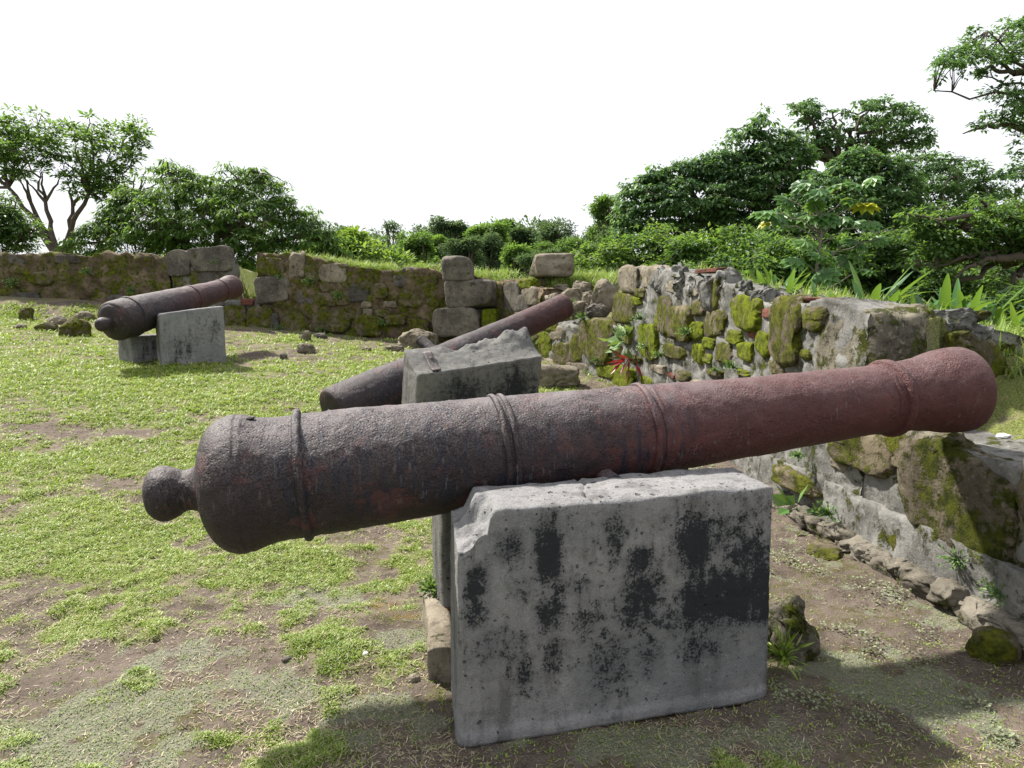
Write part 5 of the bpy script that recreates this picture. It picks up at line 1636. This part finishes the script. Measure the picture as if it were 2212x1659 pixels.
bsh = [(1310, 580, 44, 28, 15.5, 'light green bush at the left end of the right wall crest', 'leaf_lime'), (1385, 560, 60, 36, 16, 'shiny leaved bush above the mortared wall top', 'leaf_mid'),
       (1470, 550, 60, 36, 15.5, 'fresh green bush behind the brick on the wall top', 'leaf_lime'), (1555, 545, 60, 40, 15, 'tall bush of pointed leaves left of the lobed leaf sapling', 'leaf_mid'),
       (1650, 560, 64, 50, 14.5, 'spreading bush just behind the wall dip', 'leaf_mid'), (1560, 605, 50, 24, 13.5, 'low dark bush tucked behind the jagged wall top', 'leaf_dark'), (1720, 590, 70, 44, 13.4, 'low bush beneath the lobed leaf sapling', 'leaf_mid'),
       (2080, 620, 70, 40, 13, 'shadowed bush beneath the thick low limb', 'leaf_dark'), (1950, 585, 80, 46, 14, 'dark bush behind the long bladed plants', 'leaf_dark'), (1830, 590, 80, 46, 14, 'green bush behind the tallest bladed plant', 'leaf_mid'), (2200, 690, 60, 40, 10, 'dark leafy bush at the right edge above the bright grass', 'leaf_dark')]
for k, (px, py, hw, hh, d, lab, mt) in enumerate(bsh):
    rb = np.random.default_rng(60 + k)
    ol = []
    for q in range(18):
        an = q / 18 * 2 * math.pi
        w_ = 1.12 + 0.26 * rb.normal()
        ol.append((px + math.cos(an) * hw * 1.25 * w_, py + hh * 0.55 + math.sin(an) * hh * (1.45 if math.sin(an) > 0 else 1.55) * w_))
    canopy('bush', lab, gbase(px, d), ol, d, (0.12, 0.055), mt, 1500 + k, dens=17, clump_r=(.12, .24), per=24, droop=.5, trunk_r=.05, hole=.22, cat='bush', group='bushes behind the right wall', nlimb=8, bark='bark_pale', thick=.7, loose_px=24)

# sapling with big lobed leaves
def sapling(base, top, seed):
    r = np.random.default_rng(seed)
    root = thing('cecropia_sapling', 'slender sapling with large hand shaped leaves, some yellowing', 'sapling', tuple(base))
    tr, cr = Soup(), Soup()
    fork = at(1770, 430, 12)
    V, Fq = limb(base, fork, 0.045, 0.016, r, 0.0)
    tr.add(V, Fq)
    tips = [(1700, 430), (1740, 395), (1800, 400), (1850, 395), (1660, 475), (1720, 470), (1760, 440), (1840, 430), (1870, 440), (1790, 470), (1690, 465), (1650, 455), (1880, 480), (1800, 510), (1850, 520), (1770, 550), (1740, 520), (1830, 560), (1870, 580), (1780, 590), (1900, 515), (1820, 470), (1760, 480), (1770, 410), (1720, 560), (1800, 620)]
    for k, (px, py) in enumerate(tips):
        c = at(px, py, 12 + r.uniform(-0.5, 0.5))
        st_ = at(1778 + (py - 500) * 0.12, min(py + 45, 640), 12)
        V, Fq = limb(st_, c, 0.014, 0.007, r, 0.1)
        tr.add(V, Fq)
        for rep in range(2 if k % 2 else 1):
            cc = c + r.normal(size=3) * [0.12, 0.15, 0.08] * (rep > 0)
            ax = np.array([r.normal() * 0.35, -0.4 + r.normal() * 0.3, 0.9])
            ax /= np.linalg.norm(ax)
            e1 = np.cross(ax, [0, 1, 0.2])
            e1 /= np.linalg.norm(e1)
            e2 = np.cross(ax, e1)
            n = 10
            ph = np.linspace(0.25, 2 * np.pi - 0.25, n) + r.random() * 6
            dd = np.cos(ph)[:, None] * e1 + np.sin(ph)[:, None] * e2 - ax * 0.42
            yl = 0.98 if k in (4, 8) and rep == 0 else np.clip(0.45 + 0.22 * r.normal(), 0, 0.84)
            size = 0.27 * r.uniform(0.75, 1.2)
            V, Fq, tt = leaves(np.tile(cc, (n, 1)), dd, np.tile(ax, (n, 1)), np.full(n, size), np.full(n, size * 0.66), np.full(n, 0.16), np.clip(yl + 0.05 * r.normal(size=n), 0, 1))
            cr.add(V, Fq, tt)
    tr.build('trunk', M['bark_pale'], root)
    cr.build('crown', M['leaf_cecropia'], root, smooth=False)
sapling(np.array(gbase(1790, 12)), None, 44)

# long bladed plants on the bank
def long_leaf(S, base, tipdir, L, W, r, tint, arch=0.5):
    n = 9
    t = np.linspace(0, 1, n)
    d = np.asarray(tipdir, float)
    d /= np.linalg.norm(d)
    h = np.array([d[0], d[1], 0])
    h /= np.linalg.norm(h) + 1e-6
    c = base + d * (t * L)[:, None] + (h * 0.35 - np.array([0, 0, 1.0]) * 0.55) * (arch * L * t ** 2.2)[:, None]
    s = np.cross(d, [0, 0, 1.0])
    s /= np.linalg.norm(s) + 1e-6
    w = W * np.sin(np.pi * np.clip(t * 0.93 + 0.05, 0, 1)) ** 0.75
    nn = np.cross(s, d)
    V = np.stack([c - s * w[:, None] / 2 + nn * (w * 0.12)[:, None], c, c + s * w[:, None] / 2 + nn * (w * 0.12)[:, None]], 1).reshape(-1, 3)
    f = []
    for i in range(n - 1):
        a = i * 3
        f += [[a, a + 1, a + 4, a + 3], [a + 1, a + 2, a + 5, a + 4]]
    S.add(V, np.array(f), np.clip(tint + 0.10 * np.repeat(t, 3), 0, 1))

bl = [(1655, 640, 6.9, .50, 5, 'small bladed plant left of the lobed sapling stem'), (1700, 645, 6.6, .55, 5, 'bladed plant standing over the red brick on the wall top'), (1745, 650, 6.4, .45, 5, 'leafy bladed plant rising left of the grass tuft on the wall'),
      (1880, 655, 6.4, .85, 6, 'tallest bladed plant with upright leaves behind the big boulder'), (1920, 660, 6.2, .60, 6, 'dense bladed plant right of the tallest one'), (1965, 660, 6.1, .62, 6, 'broad bladed plant behind the right end of the boulder'), (2010, 665, 5.9, .60, 6, 'bladed plant over the dark cheek of the wall'),
      (2060, 670, 5.9, .75, 6, 'arching bladed plant above the bright grass'), (2105, 690, 5.8, .70, 5, 'drooping bladed plant near the right edge'), (1830, 650, 6.6, .5, 5, 'low bladed plant left of the tallest one'), (2160, 720, 5.6, .6, 5, 'bladed plant at the right edge over the bright grass'), (2220, 760, 5.4, .6, 5, 'bladed plant cut by the right edge')]
for k, (px, py, d, L, n, lab) in enumerate(bl):
    r = np.random.default_rng(2000 + k)
    x = float(at(px, py, d)[0])
    b = np.array([x, d, gzs(x, d) - 0.03])
    S = Soup()
    L *= 0.72
    for q in range(n + 6):
        a = r.uniform(0, 2 * math.pi)
        el = r.uniform(0.7, 2.4) if q > 1 else 3.5
        long_leaf(S, b + r.normal(size=3) * [.06, .06, 0], (math.cos(a), math.sin(a), el), L * r.uniform(.75, 1.2), L * r.uniform(.10, .16), r, np.clip(r.normal(.38, .24), .0, .9), r.uniform(.1, .7))
    tag(S.build('bladed_plant', M['leaf_blade'], loc=tuple(b)), lab, 'plant', 'long bladed plants behind the right wall')

# small plants on the walls and ground
def leaf_clump(name, lab, cat, c, size, nl, leaf, mat, seed, up=(0, 0, 1), spread=1.0, group=None, droop=0.1):
    r = np.random.default_rng(seed)
    c = np.asarray(c, float)
    g = rand_unit(r, nl)
    up = np.asarray(up, float)
    B = c + g * np.array([1, 1, .6]) * size * (0.2 + 0.8 * r.random((nl, 1))) * spread + up * size * 0.4
    S = Soup()
    for q in range(nl):
        V, Fq = tube(np.stack([c, (c + B[q]) / 2 + up * size * .1, B[q]]), [.003, .002, .0015], 3)
        S.add(V, Fq, 0.3)
    d = g + up * 0.5 + r.normal(size=g.shape) * 0.3
    d[:, 2] -= droop
    V, Fq, tt = leaves(B, d, np.tile(up, (nl, 1)) + rand_unit(r, nl) * 0.6, leaf[0] * (.7 + .6 * r.random(nl)), leaf[1] * (.7 + .6 * r.random(nl)), np.full(nl, .12), np.clip(r.normal(.55, .2, nl), 0, 1))
    S.add(V, Fq, tt)
    return tag(S.build(name, M[mat], loc=tuple(c), smooth=False), lab, cat, group)

def on_face(px, py, pts, off=0.06):
    c, n, t = face_point(px, py, pts)
    return c + n * off, n

c, n = on_face(1757, 1100, SILL1, 0.12)
leaf_clump('leafy_plant', 'broad leaved seedling sprouting at the base of the low right wall', 'plant', c, 0.09, 6, (.13, .085), 'leaf_cecropia', 1, n * 0.6 + [0, 0, .8])
for k, (px, py, s, lab, pts) in enumerate([(1812, 1112, .11, 'pale fern tuft growing from the plinth right of the broad leaved seedling', SILL1), (2098, 1212, .10, 'dense small leaved weed below the big mossy stone', SILL1),
                                            (2190, 1285, .10, 'bushy weed at the right edge of the low wall', SILL1), (1745, 985, .05, 'little creeping weed below the nearest barrel near its muzzle', SILL1), (1955, 1225, .05, 'sprig on the left rim of the rounded mossy stone in the plinth', SILL1),
                                            (1440, 770, .10, 'white flecked weed on the wall right of the red leaved plant', MERLON), (1365, 720, .16, 'cluster of pale weeds at the upper left of the mossy wall', MERLON), (1395, 690, .14, 'leafy weed above the brightest moss patch', MERLON),
                                            (1500, 720, .12, 'pale weed hanging beside a mossy stone at mid wall', MERLON), (1410, 752, .13, 'creeping weed over the large moss patch', MERLON), (1600, 795, .09, 'pale weed just above the barrel of the nearest cannon', MERLON), (1560, 800, .05, 'tiny sprig between mossy stones above the nearest barrel', MERLON),
                                            (1285, 815, .16, 'thick weed patch in the hollow under the mossy wall', SILL2), (1160, 740, .15, 'pale weed beside the muzzle shadow of the middle cannon', SILL2), (1300, 780, .1, 'weed at the inner foot of the mossy wall', SILL2), (1245, 655, .10, 'leafy weed among tumbled stones', SILL2), (1270, 690, .13, 'spiky weed on the broken sill', SILL2),
                                            (610, 600, .12, 'weed on the left end of the rubble wall', MIDDLE), (675, 610, .16, 'green fern on the rubble wall face', MIDDLE), (735, 640, .14, 'small fern at the middle of the rubble wall', MIDDLE), (608, 712, .15, 'bright weed at the foot of the rubble wall', MIDDLE), (830, 700, .15, 'fern between the two largest base stones', MIDDLE),
                                            (1080, 640, .2, 'hanging weeds in the gap right of the stacked blocks', CORNER), (705, 715, .16, 'low weeds under the largest base stone', MIDDLE), (470, 570, .12, 'weed on the grey masonry pier', PIER), (195, 590, .14, 'leafy sprig on the left earthen wall', LEFT), (40, 615, .2, 'green fern patch on the left wall', LEFT), (290, 630, .14, 'small weeds low on the left wall', LEFT), (25, 690, .16, 'weeds at the foot of the left wall', LEFT)]):
    c, n = on_face(px, py, pts)
    leaf_clump('weed_plant', lab, 'weed', c, s, int(40 + 260 * s), (.012 + .14 * s if c[1] > 6 else .022, (.012 + .14 * s if c[1] > 6 else .022) * .7), 'leaf_weed', 3000 + k, n * .7 + [0, 0, .6], group='small weeds on the walls')
c, n = on_face(1385, 778, MERLON, 0.12)
leaf_clump('red_leaved_plant', 'small plant with red leaves growing on the mossy wall', 'plant', c, 0.13, 16, (.22, .06), 'leaf_red', 5, n * .8 + [0, 0, .3], droop=.5)
c, n = on_face(1372, 742, MERLON, 0.12)
leaf_clump('leafy_plant', 'plant with large pale leaves above the red leaved one', 'plant', c, 0.16, 12, (.24, .13), 'leaf_weed', 6, n * .8 + [0, 0, .4], droop=.3)
p = on_ground(945, 1318)
leaf_clump('weed_plant', 'green weed between the kerb stone and the nearest pier', 'weed', (p[0], p[1] - 0.1, 0.13), .085, 120, (.03, .022), 'leaf_weed', 7)
p = on_ground(1690, 1440)
leaf_clump('weed_plant', 'grassy weed in shadow between the knobbly rock and the pier', 'weed', (p[0], p[1], 0.03), .09, 70, (.07, .012), 'grass', 8)

# ------------------------------------------------------------ grass, straw, low ground plants
def screen_points(n, y0, y1, x0=-500, x1=2700, seed=1):
    r = np.random.default_rng(seed)
    px, py = r.uniform(x0, x1, n), r.uniform(y0, y1, n)
    rr = ray(px, py)
    sl = rr[:, 2] / rr[:, 1]
    k = rr[:, 0] / rr[:, 1]
    lo, hi = np.full(n, 1.2), np.full(n, 22.0)
    for it in range(22):
        m = (lo + hi) / 2
        below = EYE + sl * m <= g_in(k * m, m)
        hi = np.where(below, m, hi)
        lo = np.where(below, lo, m)
    return k * lo, lo

solid = []                                                          # pier footprints stay free of grass
for o in bpy.data.objects:
    if o.name.startswith('concrete_pier'):
        solid.append(o)
def clear_of_piers(x, y):
    ok = np.ones(len(x), bool)
    for o in solid:
        mi = np.array(o.matrix_world.inverted() if o.matrix_world != Matrix.Identity(4) else o.matrix_basis.inverted())
        q = np.stack([x, y, np.zeros(len(x)), np.ones(len(x))], 1) @ mi.T
        bb = np.array(o.children[0].bound_box)
        ok &= ~((q[:, 0] > bb[:, 0].min()) & (q[:, 0] < bb[:, 0].max()) & (q[:, 1] > bb[:, 1].min()) & (q[:, 1] < bb[:, 1].max()))
    return ok
bpy.context.view_layer.update()

r = np.random.default_rng(77)
x, y = screen_points(195000, 655, 1900, seed=12)
g, cst, och, mo, D = masks(x, y)
keep = (r.random(len(x)) < 0.09 + 0.91 * g ** 1.3) & (D < -0.05) & (y < 15) & clear_of_piers(x, y)
x, y, g = x[keep], y[keep], g[keep]
ex, ey = [], []
for o in solid:
    mw = np.array(o.matrix_world)
    bb = np.array(o.children[0].bound_box)
    L_, T_ = bb[:, 0].max(), bb[:, 1].max()
    for q in range(60 if o.location.y < 4 else 150):
        e = r.uniform(0, 2 * (L_ + T_))
        a_, b_ = (e, -0.01) if e < L_ else ((L_ + 0.01, e - L_) if e < L_ + T_ else ((e - L_ - T_, T_ + 0.01) if e < 2 * L_ + T_ else (-0.01, e - 2 * L_ - T_)))
        pt = mw @ np.array([a_ + r.normal() * 0.012, b_ + r.normal() * 0.012, 0, 1])
        ex.append(pt[0])
        ey.append(pt[1])
ok = clear_of_piers(np.array(ex), np.array(ey))
x, y, g = np.concatenate([x, np.array(ex)[ok]]), np.concatenate([y, np.array(ey)[ok]]), np.concatenate([g, np.full(ok.sum(), 1.3)])
ky = np.repeat(np.arange(len(x)), 6)
s = np.clip(y / 4.6, 0.8, 2.6)[ky]
nb = len(ky)
jx = x[ky] + r.normal(size=nb) * 0.014 * s
jy = y[ky] + r.normal(size=nb) * 0.014 * s
tuft = np.clip(0.52 + 0.16 * r.normal(size=len(x)) + 0.10 * (fbm2(x, y, 2.0, 2, 60) - 0.5) * 4, 0.03, 0.93)[ky]
tint = np.clip(tuft + 0.12 * r.normal(size=nb), 0, 0.95)
tint = np.where(r.random(nb) < 0.06, 1.0, tint)
V, Fq, tt = blades(np.stack([jx, jy, ground_z(jx, jy) - 0.003], 1), r.uniform(0, 2 * np.pi, nb), (0.016 + 0.020 * r.random(nb)) * (0.65 + 0.45 * g[ky]) * s, (0.0042 + 0.003 * r.random(nb)) * s,
                   r.uniform(0.55, 1.35, nb), r.uniform(0.0, 0.6, nb), tint)
tag(mesh_obj('grass', V, Fq, M['grass'], smooth=False, attrs={'tint': tt}), kind='stuff')

x, y = screen_points(112000, 660, 1900, seed=15)
g, cst, och, mo, D = masks(x, y)
sn = fbm2(x, y, 1.7, 3, 90)
keep = (r.random(len(x)) < 0.12 + 0.75 * sstep(0.46, 0.60, sn) * (1 - 0.5 * cst) + 0.5 * sstep(-2.2, -0.6, D) * (x < 1)) & (D < -0.03) & (y < 14) & clear_of_piers(x, y)
keep &= r.random(len(x)) < 1 - 0.75 * sstep(0.9, 1.35, x + 0.05 * y)
x, y = x[keep], y[keep]
nb = len(x)
s = np.clip(y / 4.6, 0.8, 2.4)
V, Fq, tt = blades(np.stack([x, y, ground_z(x, y) + 0.004], 1), r.uniform(0, 2 * np.pi, nb), (0.018 + 0.034 * r.random(nb) ** 1.6) * s, (0.0022 + 0.0022 * r.random(nb)) * s, np.full(nb, 1.42) + 0.12 * r.normal(size=nb), r.normal(size=nb) * 0.25, np.clip(r.normal(.5, .25, nb), 0, 1))
tag(mesh_obj('dry_grass', V, Fq, M['straw'], smooth=False, attrs={'tint': tt}), kind='stuff')

x, y = screen_points(170000, 1000, 1900, seed=18)
g, cst, och, mo, D = masks(x, y)
wd = sstep(0.56, 0.70, fbm2(x, y, 4.5, 3, 70)) * sstep(0.5, 1.2, x)
keep = (r.random(len(x)) < 0.9 * cst + 0.55 * wd + 0.02) & (D < -0.03) & (y < 7) & clear_of_piers(x, y)
x, y, wd = x[keep], y[keep], wd[keep]
nb = len(x)
a = r.uniform(0, 2 * np.pi, nb)
dv = np.stack([np.cos(a), np.sin(a), 0.25 + 0.2 * r.random(nb)], 1)
s = np.clip(y / 4.2, 0.8, 1.6) * (0.8 + 0.9 * wd)
V, Fq, tt = leaves(np.stack([x, y, ground_z(x, y) + 0.001 + 0.012 * r.random(nb) * (0.4 + 2.2 * wd)], 1), dv, np.tile([[0, 0, 1.0]], (nb, 1)) + 0.3 * r.normal(size=(nb, 3)), (0.008 + 0.006 * r.random(nb)) * s, (0.007 + 0.005 * r.random(nb)) * s, np.full(nb, 0.1), np.clip(r.normal(.5, .22, nb), 0, 1))
tag(mesh_obj('ground_cover', V, Fq, M['crust'], smooth=False, attrs={'tint': tt}), kind='stuff')

# taller grass on wall crests and the outer bank
Px, Py, Hh = [], [], []
def crest(pts, n, h, d0, d1, dens_seed, sel=None):
    pts = np.array(pts)
    seg = np.hypot(np.diff(pts[:, 0]), np.diff(pts[:, 1]))
    S = np.concatenate([[0], np.cumsum(seg)])
    q = r.uniform(0, S[-1], n)
    x0, y0 = np.interp(q, S, pts[:, 0]), np.interp(q, S, pts[:, 1])
    i = np.clip(np.searchsorted(S, q) - 1, 0, len(seg) - 1)
    tx, ty = (pts[i + 1, 0] - pts[i, 0]) / seg[i], (pts[i + 1, 1] - pts[i, 1]) / seg[i]
    dd = r.uniform(d0, d1, n)
    x, y = x0 + ty * dd, y0 - tx * dd
    k = r.random(n) < sstep(0.36, 0.58, fbm2(x, y, 1.6, 3, dens_seed))
    Px.append(x[k])
    Py.append(y[k])
    Hh.append(np.full(k.sum(), h))
crest(MIDDLE, 1500, .26, 0.35, 1.6, 31)
crest(MIDDLE[3:], 500, .20, 0.2, 1.0, 33)
crest(CORNER, 900, .30, 0.3, 2.2, 32)
crest(SILL2, 1600, .30, 0.9, 3.2, 35)
crest(SILL3, 500, .34, 0.5, 2.0, 36)
crest(LEFT, 500, .20, 0.4, 1.6, 37)
crest(MERLON, 900, .24, 1.1, 2.6, 38)
crest(MERLON, 420, .16, 0.35, 1.1, 48)
crest(MERLON[:4], 1500, .17, 1.0, 5.0, 49)
crest(SILL1[1:], 2600, .17, 0.85, 4.5, 39)
x, y, hh = np.concatenate(Px), np.concatenate(Py), np.concatenate(Hh)
ky = np.repeat(np.arange(len(x)), 9)
nb = len(ky)
jx, jy = x[ky] + r.normal(size=nb) * 0.035, y[ky] + r.normal(size=nb) * 0.035
zz = ground_z(jx, jy) - 0.02
V, Fq, tt = blades(np.stack([jx, jy, zz], 1), r.uniform(0, 2 * np.pi, nb), hh[ky] * r.uniform(.45, 1.25, nb), 0.009 + 0.006 * r.random(nb), r.uniform(0.1, 0.8, nb), r.uniform(0.2, 1.3, nb), np.clip(np.clip(r.normal(.55, .17, len(x)), 0, 1)[ky] + .12 * r.normal(size=nb), 0, 1))
tag(mesh_obj('tall_grass', V, Fq, M['grass_wall'], smooth=False, attrs={'tint': tt}), kind='stuff')
